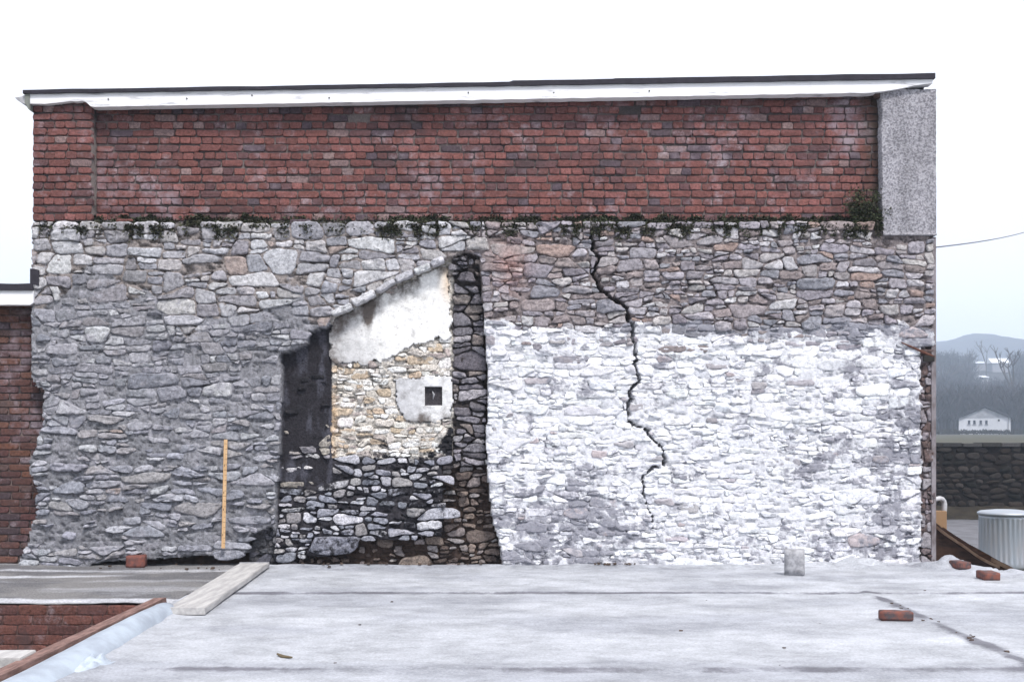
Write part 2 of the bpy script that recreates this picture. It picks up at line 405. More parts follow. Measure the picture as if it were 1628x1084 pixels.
def lump(poly, relief, back, colf, n=16, rag=.9, tilt=(0, 0), rough=.35, edge=.45, off=None):
    """poly in px about its own centre -> one rounded stone or brick (metres, front towards -Y)."""
    V = []; C = []; F = []; sd = U(0, 900)
    mr = math.sqrt(max(area(poly), 1) / 3.14)
    ring = resample(poly, n)
    if off: ring = [(a - off[0], b - off[1]) for a, b in (warp(x + off[0], y + off[1]) for x, y in ring)]
    ring = [(x + rag * nz(x * .16, y * .16, sd), y + rag * nz(x * .16, y * .16, sd + 40)) for x, y in ring]
    prof = [(1.0, -back * S), (1.0, relief * edge * .35), (.955, relief * edge), (.80, relief * (edge + (1 - edge) * .62)), (.5, relief * (edge + (1 - edge) * .9))]
    for k, h in prof:
        for x, y in ring:
            X, Yp = x * k, y * k
            hh = h
            if h > 0:
                hh += relief * rough * nz(X * .11, Yp * .19, sd) * (1 if k < .99 else .4) + relief * rough * .5 * nz(X * .3, Yp * .4, sd)
                hh += (tilt[0] * X / mr + tilt[1] * Yp / mr) * relief
            V.append((X / S, -hh / S, -Yp / S)); C.append(colf(X, Yp))
    hh = relief * (1 + rough * nz(0, 0, sd)); V.append((0, -hh / S, 0)); C.append(colf(0, 0))
    for r in range(len(prof) - 1):
        for k in range(n):
            a = r * n + k; b = r * n + (k + 1) % n
            F.append((a, b, b + n, a + n))
    t = (len(prof) - 1) * n; c = len(V) - 1
    for k in range(n): F.append((t + k, t + (k + 1) % n, c))
    # orientation: front faces must look to -Y
    if sum(a[0]*b[1]-b[0]*a[1] for a, b in zip(ring, ring[1:]+ring[:1])) < 0: F = [f[::-1] for f in F]
    return V, F, C

PAL = {UL: [(.46,.46,.49),(.36,.355,.38),(.29,.29,.32),(.50,.495,.51),(.26,.25,.27),(.40,.385,.39)],
       ML: [(.25,.255,.285),(.20,.205,.235),(.29,.29,.32),(.35,.35,.375),(.26,.25,.265),(.41,.41,.43)],
       LL: [(.265,.27,.31),(.215,.22,.255),(.31,.315,.35),(.28,.27,.28),(.37,.375,.405)],
       UR: [(.31,.29,.32),(.25,.23,.255),(.38,.36,.385),(.28,.24,.24),(.41,.39,.39),(.47,.46,.48),(.25,.25,.28),(.33,.30,.31)],
       WH: [(.84,.845,.865),(.82,.825,.845),(.86,.865,.88),(.76,.77,.80),(.66,.665,.705)],
       CORNER: [(.24,.215,.235),(.17,.135,.14),(.12,.085,.08),(.30,.28,.30)],
       SOOT: [(.38,.35,.34),(.30,.29,.31),(.33,.30,.27),(.22,.21,.23),(.50,.49,.50)],
       CREAM: [(.68,.65,.61),(.72,.70,.675),(.60,.56,.51),(.76,.755,.745),(.52,.42,.32),(.40,.35,.33)],
       LOW: [(.31,.315,.36),(.42,.42,.46),(.24,.25,.29),(.54,.54,.57),(.29,.28,.285)],
       CHASE: [(.20,.19,.215),(.27,.255,.28),(.14,.13,.145),(.22,.19,.18),(.33,.315,.335)],
       EARTH: [(.17,.135,.12),(.24,.21,.205),(.085,.065,.058),(.22,.175,.15),(.28,.26,.26)],
       SIDE: [(.11,.11,.13),(.14,.135,.145),(.09,.09,.10)]}
MORT = {UL: (.25,.22,.21), ML: (.225,.225,.245), LL: (.195,.197,.215), UR: (.22,.19,.19), WH: (.70,.705,.74), CORNER: (.12,.095,.095), SOOT: (.024,.022,.027), CREAM: (.60,.56,.51),
        LOW: (.04,.037,.043), CHASE: (.045,.038,.038), EARTH: (.06,.04,.032), PLAS: (.5,.48,.45), SQ: (.5,.5,.5), HOLE: (.04,.035,.035), SIDE: (.08,.078,.085), NONE: (.15,.13,.13)}
def white_alpha(x, y):
    """how worn the whitewash is here: weathered foot, stained right-hand end, ragged top edge"""
    a = .172 + .12 * fbm(x * .012, y * .012, 3)
    a += .20 * math.exp(-(((x - 910) / 105) ** 2 + ((y - 838) / 62) ** 2) ** 1.3)
    a += .12 * sm(700, 800, y) * (1 - sm(960, 1120, x)) + .07 * sm(800, 890, y)
    a += .15 * sm(1340, 1450, x) + .06 * sm(1180, 1350, x) * sm(560, 620, y)
    a += .24 * (1 - sm(516, 556, y)) * sm(1020, 1120, x) + .14 * (1 - sm(514, 532, y))
    a += .22 * max(0, fbm(x * .06, y * .006, 9)) + .16 * sm(.05, .5, fbm(x * .018, y * .03, 19)) + .12 * sm(1050, 1400, x) * sm(-.1, .4, fbm(x * .03, y * .02, 29))
    return max(0, min(.56, a))
def stone_col(zid, x, y, base):
    """own colour and coat amount of masonry at wall pixel (x, y)"""
    c = base; a = .25 + .14 * fbm(x * .02, y * .03, 5)
    if zid == WH: return (*c, white_alpha(x, y))
    if zid in (UL, ML, LL):
        a = .34 + .16 * fbm(x * .015, y * .02, 5) + (.07 if zid == ML else 0) + .05 * sm(600, 800, y)
        k = 1 + .14 * fbm(x * .008, y * .008, 2)
        c = tuple(v * k for v in c)
    if zid == UR:
        c = mixc(c, (.34, .20, .18), .75 * math.exp(-(((x - 812) / 26) ** 2 + ((y - 420) / 42) ** 2)))
        a = .27 + .1 * fbm(x * .03, y * .03, 4)
    if zid == CREAM:
        a = .16 + .12 * nz(x * .06, y * .08, 3) + .46 * sm(655, 735, y) * sm(-.2, .3, fbm(x * .02, y * .02, 8)) + .36 * sm(680, 718, x) * sm(650, 690, y)
        c = mixc(c, (.56, .36, .18), .6 * (1 - sm(525, 540, x)) * sm(600, 640, y))
    if zid == LOW: a = .27 + .22 * sm(560, 760, x) * sm(740, 800, y) + .25 * (1 - sm(520, 540, x)) * (1 - sm(750, 790, y))
    if zid == SOOT: a = .30 + .5 * (1 - sm(640, 690, y))
    if zid == CHASE: a = .26 + .15 * fbm(x * .03, y * .02, 6) + .15 * (1 - sm(430, 520, y))
    if zid == EARTH: a = .30
    return (*c, a)
CLASS = {UL: 'grey', ML: 'grey', LL: 'grey', UR: 'brown', CORNER: 'brown', WH: 'white', SOOT: 'soot', CREAM: 'soot', LOW: 'soot', CHASE: 'soot', EARTH: 'soot', SIDE: 'soot', PLAS: 'soot', SQ: 'soot', HOLE: 'soot', NONE: 'grey'}

building = empty('old_building', (WX(768), 0.3, 0)); B0 = Vector((WX(768), .3, 0))
tag(building, 'old flat-roofed building with cracked half-whitewashed rubble stone wall under red brick', 'building')
def part(name, me, parent=None):
    """child of the building given in world coordinates"""
    o = obj(name, me, parent or building)
    o.location = -B0 if parent is None else (0, 0, 0)
    return o

# ---- mortar core of the stone wall: a height field
STEP = 3
cx = np.arange(26, 1488, STEP); cy = np.arange(340, 915, STEP)
cpts = []
for a, b in zip(CRACK[:-1], CRACK[1:]):
    for t in np.linspace(0, 1, 6): cpts.append((a[0]+(b[0]-a[0])*t, a[1]+(b[1]-a[1])*t))
cpa = np.array([warp(*c) for c in cpts])
V = []; C = []; zv = []
for y in cy:
    near = cpa[np.abs(cpa[:, 1] - y) < 12]
    for x in cx:
        jx, jy = x + 1.1 * nz(x * .5, y * .5, 1), y + 1.1 * nz(x * .5, y * .5, 2)
        z_ = zone(jx + 5 * nz(x * .08, y * .08, 30), jy + 5 * nz(x * .08, y * .08, 31))
        zt = zone(jx, jy)
        if (zt in (SOOT, LOW, CREAM, CHASE, EARTH, PLAS, SQ, HOLE, SIDE, NONE)) != (z_ in (SOOT, LOW, CREAM, CHASE, EARTH, PLAS, SQ, HOLE, SIDE, NONE)): z_ = zt
        wq, hq, gp, rel, dep = ZP[z_]; dep = base_depth(z_, y)
        f1 = fbm(x * .035, y * .05, 12); f2 = nz(x * .2, y * .2, 13)
        fill = {UL: .18, ML: .10, LL: .05, UR: .05, WH: .55, CREAM: .42, LOW: -.25, CHASE: 0, EARTH: -.3}.get(z_, .1)
        h = rel * (fill + .42 * f1 + .15 * f2)
        pk = nz(x * .055, y * .26, 15) + .5 * nz(x * .17, y * .35, 16)
        h -= (5.0 if z_ in (WH, ML, LL) else 8.0) * sm({WH: .18, ML: .26, LL: .22}.get(z_, .12), .44, pk)                   # raked-out joints
        if z_ == SOOT: h = 2.2 + .8 * f1
        if z_ == HOLE: h = 8 * f1
        Yd = dep - h / S
        if y < 362:                                   # weathered mortar shelf up to the brick
            Yd = max(Yd, -.004) + .112 * sm(362, 347, y) + .01 * f1 if zt != NONE else .13
        if z_ == CHASE and 480 < y < 730 and x > float(np.interp(y, [436, 480, 530, 590, 640, 690, 740], [764, 767, 770, 774, 775, 772, 774])) - 5: Yd += .2
        if len(near):
            dd = np.hypot(near[:, 0] - jx, near[:, 1] - jy).min()
            hw = crack_hw(y)
            if dd < hw + .6: Yd += .22
        V.append((WX(jx), Yd, WZ(jy)))
        base = MORT[z_]
        if y < 364: base = mixc((.17, .15, .15), (.06, .065, .04), sm(-.1, .3, fbm(x * .03, y * .03, 21)))
        if z_ == SOOT: base = mixc(base, (.075, .075, .095), .8 * sm(.0, .45, fbm(x * .06, y * .015, 63)))
        al = stone_col(z_, x, y, base)
        if z_ in (LOW, CHASE, EARTH, SOOT, HOLE, SIDE): al = (*al[:3], .2)
        if z_ == WH: al = (*al[:3], al[3] + .06 + .22 * nz(x * .05, y * .08, 17))
        C.append(al); zv.append(z_)
nx_ = len(cx); F = []; mi = []; order = ['grey', 'brown', 'white', 'soot']
for r in range(len(cy) - 1):
    for c in range(nx_ - 1):
        a = r * nx_ + c
        zz = [zv[a], zv[a+1], zv[a+nx_], zv[a+nx_+1]]
        if NONE in zz and cy[r] > 350: continue
        if cy[r] <= 350 and cx[c] < 50: continue
        F.append((a, a + nx_, a + nx_ + 1, a + 1)); mi.append(order.index(CLASS[zz[0]]))
stone_wall = part('stone_wall', mesh('stone_wall', V, F, [M[k] for k in order], C, True, mi))
stone_wall['label'] = 'cracked rubble stone wall, whitewashed on its right half'

# ---- the stones
KINDS = {'stone': (UL, ML, LL, SIDE), 'rubble_stone': (UR, CORNER), 'whitewashed_stone': (WH,), 'sooty_stone': (SOOT, CREAM, LOW, CHASE, EARTH)}
zk = {z: k for k, v in KINDS.items() for z in v}
bag = {k: [] for k in KINDS}
ROUND = {UL: .13, ML: .12, LL: .24, UR: .15, WH: .16, CREAM: .2, LOW: .2, CHASE: .16, EARTH: .22, SOOT: .2}
for p in leaves:
    sx, sy = centroid(p); zid = zone(sx, sy)
    if zid not in zk or area(p) < 36: continue
    if zid == SOOT:
        if U(0, 1) > (.06 if sy < 590 else .35 if sy < 655 else .68): continue
    if zid == EARTH and sx < 690 and U(0, 1) < .3: continue
    if zid == ML and U(0, 1) < .12: continue
    if zid == WH and U(0, 1) < .06: continue
    wq, hq, gap, rel, dep = ZP[zid]; dep = base_depth(zid, sy)
    p = inset(p, gap)
    if not p or area(p) < 22: continue
    per = sum(math.dist(a, b) for a, b in zip(p, p[1:] + p[:1]))
    if 12.57 * area(p) / per ** 2 < .36: continue
    if sx > 1392 and min(q[1] for q in p) < 378: continue
    top = (354 if (sx < 148 or sx > 640) else 362) + 3 * nz(sx * .03, 7.7)
    if min(q[1] for q in p) < top - 12: continue
    mx, my = centroid(p)
    if not (28 < mx < 1487) or my > 908: continue
    q = chaikin([(a - mx, b - my) for a, b in p], ROUND.get(zid, .15))
    base = jit(random.choice(PAL[zid]), .13)
    if zid in (LL, UL, ML) and U(0, 1) < .015: base = (.34, .28, .26)
    if zid == UR and U(0, 1) < .06: base = (.33, .25, .225)
    if zid == WH and sy < 556 and U(0, 1) < .25 + .3 * sm(1000, 1150, sx): base = jit(random.choice(PAL[UR]), .1)
    if zid == WH and U(0, 1) < .025: base = jit((.42, .40, .42), .2)
    if zid == WH and U(0, 1) < .01: base = (.5, .44, .45)
    ao = U(-.07, .07) if zid != WH else random.choice((-.08, -.04, 0, .05, .12, .2))
    if zid == LOW: ao = random.choice((-.14, -.08, -.02, .05, .2))
    def colf(X, Yp, zid=zid, mx=mx, my=my, base=base, ao=ao):
        c = stone_col(zid, mx + X, my + Yp, base); return (c[0], c[1], c[2], max(0, c[3] + ao))
    tl = (U(-.3, .3), U(-.25, .35) if zid not in (LL,) else U(.15, .6))
    n = 24 if area(p) > 500 else 18
    Vv, Ff, Cc = lump(q, rel * random.choice((.5, .8, 1.0, 1.3, 1.9)), .05, colf, n, rag=1.1, tilt=tl, rough=.75, edge=U(.68, .92), off=(mx, my))
    bag[zk[zid]].append((area(p), mx, my, dep, Vv, Ff, Cc, CLASS[zid]))
nst = {}
for k, L in bag.items():
    L.sort(key=lambda t: -t[0]); nst[k] = len(L)
    for ar, mx, my, dep, Vv, Ff, Cc, cl in L[:300]:
        o = obj(k, mesh(k, Vv, Ff, M[cl], Cc), stone_wall, (WX(mx), dep, WZ(my)))
    rest = L[300:]
    if rest:
        mb = MB()
        for ar, mx, my, dep, Vv, Ff, Cc, cl in rest:
            mb.add([(v[0] + WX(mx), v[1] + dep, v[2] + WZ(my)) for v in Vv], Ff, Cc)
        o = obj('small_' + k + 's', mesh(k, mb.V, mb.F, M[rest[0][-1]], mb.C), stone_wall); o['kind'] = 'stuff'
print('STONES', nst)

SL = [(527, 503), (560, 489), (597, 467), (628, 449), (658, 437), (686, 425), (706, 414)]
for (ax, ay), (bx, by) in zip(SL[:-1], SL[1:]):
    L_ = math.dist((ax, ay), (bx, by)) * U(.9, 1.02); an = math.atan2(by - ay, bx - ax) + U(-.06, .06); t_ = U(8, 12)
    q = chaikin([(-L_/2, -t_/2 + U(-1, 2)), (U(-4, 4), -t_/2 + U(-1.5, 1)), (L_/2, -t_/2 + U(-1, 2)), (L_/2 + U(-3, 1), t_/2), (U(-4, 4), t_/2 + U(-1, 1)), (-L_/2 + U(-1, 3), t_/2)], .12)
    q = [(x * math.cos(an) - y * math.sin(an), x * math.sin(an) + y * math.cos(an)) for x, y in q]
    base = jit(random.choice(((.50, .50, .53), (.42, .42, .45), (.56, .56, .58))), .08)
    Vv, Ff, Cc = lump(q, U(6, 11), .06, lambda X, Y: (*base, .28), 22, rag=1.2, tilt=(0, .2), rough=.35, edge=.85)
    obj('ledge_stone', mesh('ledge_stone', Vv, Ff, M['grey'], Cc), stone_wall, (WX((ax + bx) / 2), 0, WZ((ay + by) / 2 - t_ * .35)))
# ---- plaster left on the recess: coat, square patch with its hole
def patch(name, poly, depth, thick, colf, step=2, hole=None, rag=3.0, parent=None, mat='plaster'):
    x0 = min(p[0] for p in poly) - 4; x1 = max(p[0] for p in poly) + 4; y0 = min(p[1] for p in poly) - 4; y1 = max(p[1] for p in poly) + 4
    gx = np.arange(x0, x1, step); gy = np.arange(y0, y1, step)
    def ins(x, y):
        if hole and hole[0] < x < hole[2] and hole[1] < y < hole[3]: return False
        x += rag * fbm(x * .07, y * .07, 50); y += rag * fbm(x * .07, y * .07, 51)
        m = False
        for (ax, ay), (bx, by) in zip(poly, poly[1:] + poly[:1]):
            if (ay > y) != (by > y) and x < (bx - ax) * (y - ay) / (by - ay) + ax: m = not m
        return m
    vi = {}; V = []; C = []; F = []
    def vert(i, j, bk):
        k = (i, j, bk)
        if k not in vi:
            x, y = gx[0] + i * step, gy[0] + j * step; vi[k] = len(V)
            V.append((WX(x), depth + (thick if bk else -.004 * fbm(x * .03, y * .03, 60) - .0015 * nz(x * .3, y * .3)), WZ(y))); C.append(colf(x, y))
        return vi[k]
    on = {(i, j) for i in range(len(gx)) for j in range(len(gy)) if ins(gx[i] + step / 2, gy[j] + step / 2)}
    for i, j in on:
        F.append((vert(i, j, 0), vert(i, j+1, 0), vert(i+1, j+1, 0), vert(i+1, j, 0)))
        for di, dj, a, b in ((-1, 0, (i, j), (i, j+1)), (1, 0, (i+1, j+1), (i+1, j)), (0, -1, (i+1, j), (i, j)), (0, 1, (i, j+1), (i+1, j+1))):
            if (i + di, j + dj) not in on: F.append((vert(*a, 0), vert(*a, 1), vert(*b, 1), vert(*b, 0)))
    return part(name, mesh(name, V, F, M[mat], C), parent)
def plcol(x, y):
    c = mixc((.56, .555, .56), (.86, .855, .84), sm(545, 625, x + (540 - y) * .3) * (1 - .25 * sm(560, 600, y)))
    c = mixc(c, (.55, .36, .18), .6 * sm(690, 712, x) * (1 - sm(450, 500, y)))
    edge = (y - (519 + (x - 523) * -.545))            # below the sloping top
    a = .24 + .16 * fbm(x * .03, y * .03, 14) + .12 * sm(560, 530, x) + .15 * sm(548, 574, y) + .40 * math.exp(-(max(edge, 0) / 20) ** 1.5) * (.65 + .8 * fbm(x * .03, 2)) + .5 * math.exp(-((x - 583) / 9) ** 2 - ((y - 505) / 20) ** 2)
    return (*c, a)
pl = patch('plaster_coat', PLASTER, .085, .06, plcol, rag=5.5, parent=stone_wall); pl['label'] = 'pale plaster remnant below the sloping edge'
def sqcol(x, y): return (*mixc((.52, .52, .535), (.72, .72, .725), sm(640, 700, x + 8 * nz(x * .05, y * .05))), .34 + .22 * fbm(x * .04, y * .04, 61) + .25 * sm(650, 674, y))
patch('plaster_square', SQUARE, .088, .06, sqcol, hole=(673, 613, 702, 645), rag=5, parent=stone_wall)
mb = MB(); mb.add([(WX(a), .125, WZ(b)) for a, b in ((671, 611), (704, 611), (704, 647), (671, 647))], [(0, 3, 2, 1)], [(.05, .045, .05, .2)] * 4)
part('flue_plug', mesh('flue_plug', mb.V, mb.F, M['soot'], mb.C), stone_wall)
mb = MB(); mb.tube([(WX(686), .118, WZ(621)), (WX(688.5), .114, WZ(626)), (WX(687), .118, WZ(634))], [.004, .012, .003], 5)
part('flue_chip', mesh('flue_chip', mb.V, mb.F, M['block']), stone_wall)

# ---- brickwork
def rect(w_, h_): return [(-w_/2, -h_/2), (w_/2, -h_/2), (w_/2, h_/2), (-w_/2, h_/2)]
BPAL = [(.178,.074,.065)] * 6 + [(.163,.069,.062)] * 6 + [(.142,.063,.059)] * 5 + [(.20,.085,.077)] * 3 + [(.118,.062,.064)] * 3 + [(.090,.066,.078)] * 1 + [(.22,.15,.145)] * 1
def brick_variants(w_, h_, n, pal=BPAL, rag=.55, rel=1.1, worn=1.0):
    out = []
    for k in range(n):
        base = jit(pal[k % len(pal)], .15); a0 = .30 + U(-.06, .08)
        p = rect(w_ * U(.95, 1.03), h_ * U(.93, 1.04))
        q = []
        for x, y in p: q.append((x + U(-.7, .7) * worn, y + U(-.45, .45) * worn))
        q = chaikin(q, .04)
        Vv, Ff, Cc = lump(q, rel * U(.8, 1.3), .06, lambda X, Y: (*base, a0), 16, rag=rag, tilt=(U(-.25, .25), U(-.2, .25)), rough=.35, edge=.9)
        me = mesh('brick', Vv, Ff, M['brick'], Cc); me['tmp'] = 0; out.append((me, (Vv, Ff, Cc)))
    return out
CH = 12.25
ST = brick_variants(33, 10.2, 50, rag=.9, worn=1.3); HD = brick_variants(15.6, 10.2, 50, rag=.9, worn=1.3)
def fascia_bottom(x): return 173.0 - (x - 150) * .0182
def fascia_top(x): return 150.5 - (x - 45) * .0165
def brick_field(x0, x1, ybot, yend, depth, parent, skip=None, minx=None):
    strs, heads = [], []
    k = 0
    while True:
        y = ybot - CH * (k + .5)
        if y < yend: break
        x = x0
        if k % 2 == 0:      # header course
            x = x0 + (U(-1, 1) if x1 - x0 > 200 else 0)
            while x < x1 - 6:
                wd = 17.3 * U(.93, 1.07) if x + 26 < x1 else x1 - x
                heads.append((x + wd/2, y + U(-.5, .5) + 1.2 * nz(x * .01, k), wd)); x += wd
        else:
            x = x0 - 9 * U(0, 1)
            if x < x0: x = x0 - 0; first = True
            while x < x1 - 6:
                wd = 35.0 * U(.94, 1.05)
                if first: wd = 26 * U(.8, 1.1); first = False
                if U(0, 1) < .07: wd *= .52
                if x + wd > x1 - 9: wd = x1 - x
                strs.append((x + wd/2, y + U(-.5, .5) + 1.2 * nz(x * .01, k), wd)); x += wd
        k += 1
    return strs, heads
def place_bricks(lst, name, variants, refw, depth, parent, limit, stuff_name, skip, topf):
    lst = [b for b in lst if b[1] > topf(b[0]) and not skip(b[0], b[1])]
    random.shuffle(lst); lst.sort(key=lambda b: -round(b[2] / 6))
    loc = B0 if parent is None else Vector()
    for b in lst[:limit]:
        me, _ = random.choice(variants)
        o = obj(name, me, parent, (WX(b[0]), depth + U(-.004, .005), WZ(b[1]))); o.scale = (b[2] / refw, 1, 1)
        o.rotation_euler.y = U(-.012, .012)
    rest = lst[limit:]
    if rest:
        mb = MB()
        for b in rest:
            _, (Vv, Ff, Cc) = random.choice(variants); kx = b[2] / refw; dy = U(-.004, .005)
            mb.add([(v[0] * kx + WX(b[0]), v[1] + depth + dy, v[2] + WZ(b[1])) for v in Vv], Ff, Cc)
        o = obj(stuff_name, mesh(stuff_name, mb.V, mb.F, M['brick'], mb.C), parent); o['kind'] = 'stuff'
def mortar_sheet(name, x0, x1, yt, yb, depth, parent=None, col=(.155, .13, .125), step=4, thick=.25, topf=None):
    gx = np.arange(x0, x1 + .1, (x1 - x0) / max(2, round((x1 - x0) / step))); gy = np.linspace(0, 1, max(3, int((yb - yt) / step)))
    V = []; C = []; F = []
    for t in gy:
        for x in gx:
            top = topf(x) if topf else yt
            y = top + (yb - top) * t
            V.append((WX(x), depth + .006 - .0055 * fbm(x * .05, y * .08, 70) - .002 * nz(x * .4, y * .4), WZ(y)))
            C.append((*mixc(col, (.07, .06, .06), sm(-.1, .35, fbm(x * .012, y * .02, 77))), .30 + .2 * fbm(x * .03, y * .04, 71)))
    n = len(gx)
    for r in range(len(gy) - 1):
        for c in range(n - 1): a = r * n + c; F.append((a, a + n, a + n + 1, a + 1))
    # returns to the back on all four sides
    per = [r * n for r in range(len(gy))] + [(len(gy)-1) * n + c for c in range(1, n)] + [r * n + n - 1 for r in range(len(gy)-2, -1, -1)] + [c for c in range(n-2, 0, -1)]
    b0 = len(V)
    for i in per: V.append((V[i][0], depth + thick, V[i][2])); C.append(C[i])
    m = len(per)
    for k in range(m): F.append((per[k], b0 + k, b0 + (k + 1) % m, per[(k + 1) % m]))
    return part(name, mesh(name, V, F, M['mortar'], C), parent)
BD = .105
bw = mortar_sheet('brick_wall', 140, 1404, 150, 350, BD, topf=lambda x: fascia_bottom(x) - 14)
s1, h1 = brick_field(147, 1402, 348.5, 140, BD, bw)
gaps = [(547, 184), (560, 186), (1001, 168), (1010, 172)]
skip = lambda x, y: any(abs(x - a) < 9 and abs(y - b) < 7 for a, b in gaps)
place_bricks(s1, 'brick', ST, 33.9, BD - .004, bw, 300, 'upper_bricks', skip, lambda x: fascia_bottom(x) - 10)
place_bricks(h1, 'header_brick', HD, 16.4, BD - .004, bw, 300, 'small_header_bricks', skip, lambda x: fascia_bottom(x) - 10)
pier = mortar_sheet('brick_pier', 52, 145, 152, 351, .012, thick=.2)
s2, h2 = brick_field(51.5, 146, 351, 150, .012, pier)
place_bricks(s2 , 'brick', ST, 33.9, .006, pier, 300, 'x', lambda x, y: False, lambda x: 160)
place_bricks(h2, 'header_brick', HD, 16.4, .006, pier, 300, 'x', lambda x, y: False, lambda x: 160)
# toothing under the pier
for x, y, wd in ((135, 357, 17), (132, 369, 16), (196, 352, 30), (476, 352, 33), (470, 361, 22)):
    me, _ = random.choice(ST); o = obj('brick', me, bw, (WX(x), .03 if x < 150 else .05, WZ(y))); o.scale = (wd / 33.9, 1, 1)

# ---- pebble-dashed pier at the right end
M['dash'] = simple('pebble_dash', (.36, .352, .38), .95, scale=48, detail=3, col2=(.155, .15, .168), lo=.38, hi=.66, bump=.9, bdist=.012)
_nt = M['dash'].node_tree; _b = _nt.nodes['Principled BSDF']; _src = _b.inputs['Base Color'].links[0].from_socket
_n = noise_node(_nt, 3.5, 6, .7, (1, 1, .5)); _nt.links.new(mixrgb(_nt, _src, grey(_nt, ramp(_nt, _n.outputs['Fac'], .3, .7, 1.2, .72)), 1.0, 'MULTIPLY'), _b.inputs['Base Color'])
def dash_pier():
    gx = np.arange(1400, 1488, 2.5); gy = np.arange(140, 377, 2.5); V = []; F = []; n = len(gx)
    for y in gy:
        for x in gx:
            e = 3 * nz(y * .03, 4) if x < 1404 else 0
            yy = max(y, 143 + (6 * (1 - sm(1400, 1428, x)) ) + 2 * nz(x * .1, 3))
            xx = x + e + (3.0 * (y - 140) / 236 if x < 1402 else 0)
            h = .003 * nz(x * .9, y * .9, 5) + .004 * nz(x * .45, y * .45, 6) + .006 * fbm(x * .02, y * .02, 8)
            if y > 370: h += .02 * sm(370, 375, y)
            V.append((WX(xx), -.015 - h, WZ(yy)))
    for r in range(len(gy) - 1):
        for c in range(n - 1): a = r * n + c; F.append((a, a + n, a + n + 1, a + 1))
    per = [r * n for r in range(len(gy))] + [(len(gy)-1) * n + c for c in range(1, n)] + [r * n + n - 1 for r in range(len(gy)-2, -1, -1)] + [c for c in range(n-2, 0, -1)]
    b0 = len(V); m = len(per)
    for i in per: V.append((V[i][0], .2, V[i][2]))
    for k in range(m): F.append((per[k], b0 + k, b0 + (k + 1) % m, per[(k + 1) % m]))
    o = part('pebble_dash_pier', mesh('pebble_dash_pier', V, F, M['dash'])); o['label'] = 'grey pebble-dashed pier at the right end of the brickwork'
dash_pier()
# bricks peeping over the pier's worn top
for x, y, wd in ((1410, 146, 24), (1432, 144, 22), (1396, 150, 10)):
    me, _ = random.choice(ST); o = obj('brick', me, bw, (WX(x), .0, WZ(y))); o.scale = (wd / 33.9, 1, 1)

# ---- fascia, felt edge, roof, body of the building
def strip(name, mat, xs_, top, bot, y0, y1, wob=.0, parent=None):
    """a board following two curves (px), front y0, back y1"""
    V = []; F = []
    for i, x in enumerate(xs_):
        t, b = top(x), bot(x); e = wob * nz(x * .02, 5)
        V += [(WX(x), y0 + e, WZ(t)), (WX(x), y0 + e, WZ(b)), (WX(x), y1, WZ(b)), (WX(x), y1, WZ(t))]
    for i in range(len(xs_) - 1):
        a = i * 4
        for k in range(4): F.append((a + k, a + (k + 1) % 4, a + 4 + (k + 1) % 4, a + 4 + k))
    F.append((3, 2, 1, 0)); e = (len(xs_) - 1) * 4; F.append((e, e + 1, e + 2, e + 3))
    F = [f[::-1] for f in F]
    me = mesh(name, V, F, mat, smooth=False)
    return part(name, me, parent)
def fb(x):
    if x < 75: return 168
    if x < 150: return 168 - 4 * sm(75, 120, x) + 9 * sm(138, 150, x) + 1.5 * nz(x * .1, 2)
    b = fascia_bottom(x) + .8 * nz(x * .05, 3)
    if x > 1385: b = b - 1 - 12 * sm(1385, 1482, x)
    return b
strip('fascia_board', M['paint'], np.arange(51, 1483, 6), lambda x: fascia_top(x) + 2 + .5 * nz(x * .02, 9), fb, -.06, .06, .006)
fe = strip('felt_edge', M['felt'], np.arange(42, 1488, 6), lambda x: fascia_top(x) - 3.2 + .9 * nz(x * .013, 4) - (2 if x > 815 else 0) - (.8 if x > 975 else 0), lambda x: fascia_top(x) + 2.6 + .7 * nz(x * .03, 8), -.085, .3, .006)
strip('roof', M['felt'], [44, 1486], lambda x: fascia_top(x) - 2.5, lambda x: fascia_top(x) + 14, .29, 8.2)
for x, y in ((403, 155), (525, 159), (745, 151), (1031, 148), (176, 161), (300, 160), (880, 151)):
    mb = MB(); mb.tube([(WX(x), -.068, WZ(y)), (WX(x), -.05, WZ(y))], .007, 8); o = mb.build('nail_head', M['ink'], building); o.location = -B0
# bracket and broken gutter end at the left
mb = MB()
mb.add([(WX(45), -.07, WZ(150)), (WX(52), -.07, WZ(150)), (WX(52), -.07, WZ(179)), (WX(49), -.07, WZ(176)), (WX(44), -.07, WZ(166)),
        (WX(45), .4, WZ(150)), (WX(52), .4, WZ(150)), (WX(52), .4, WZ(179)), (WX(49), .4, WZ(176)), (WX(44), .4, WZ(166))],
       [(0,1,2,3,4), (9,8,7,6,5), (0,5,6,1), (1,6,7,2), (2,7,8,3), (3,8,9,4), (4,9,5,0)])
o = mb.build('gutter_bracket', simple('grey_green_paint', (.20, .21, .19), .7), building); o.location = -B0
mb = MB()
prof = [(45, 153), (36, 156.5), (27, 158), (31, 162), (38, 166), (45, 169)]
mb.add([(WX(a), -.05, WZ(b)) for a, b in prof] + [(WX(a), 1.2, WZ(b)) for a, b in prof], [tuple(range(6)), tuple(range(11, 5, -1))] + [(i, i + 6, (i + 1) % 6 + 6, (i + 1) % 6) for i in range(6)])
o = mb.build('gutter', simple('gutter_paint', (.50, .50, .52), .6, col2=(.2, .2, .22)), building); o.location = -B0
M['sidewall'] = simple('rendered_side_wall', (.33, .32, .34), .9, scale=3, bump=.3)
mb = MB(); mb.box(WX(53), WX(1484.5), .5, 8.0, -1.4, WZ(168)); o = mb.build('rear_walls', M['sidewall'], building); o.location = -B0
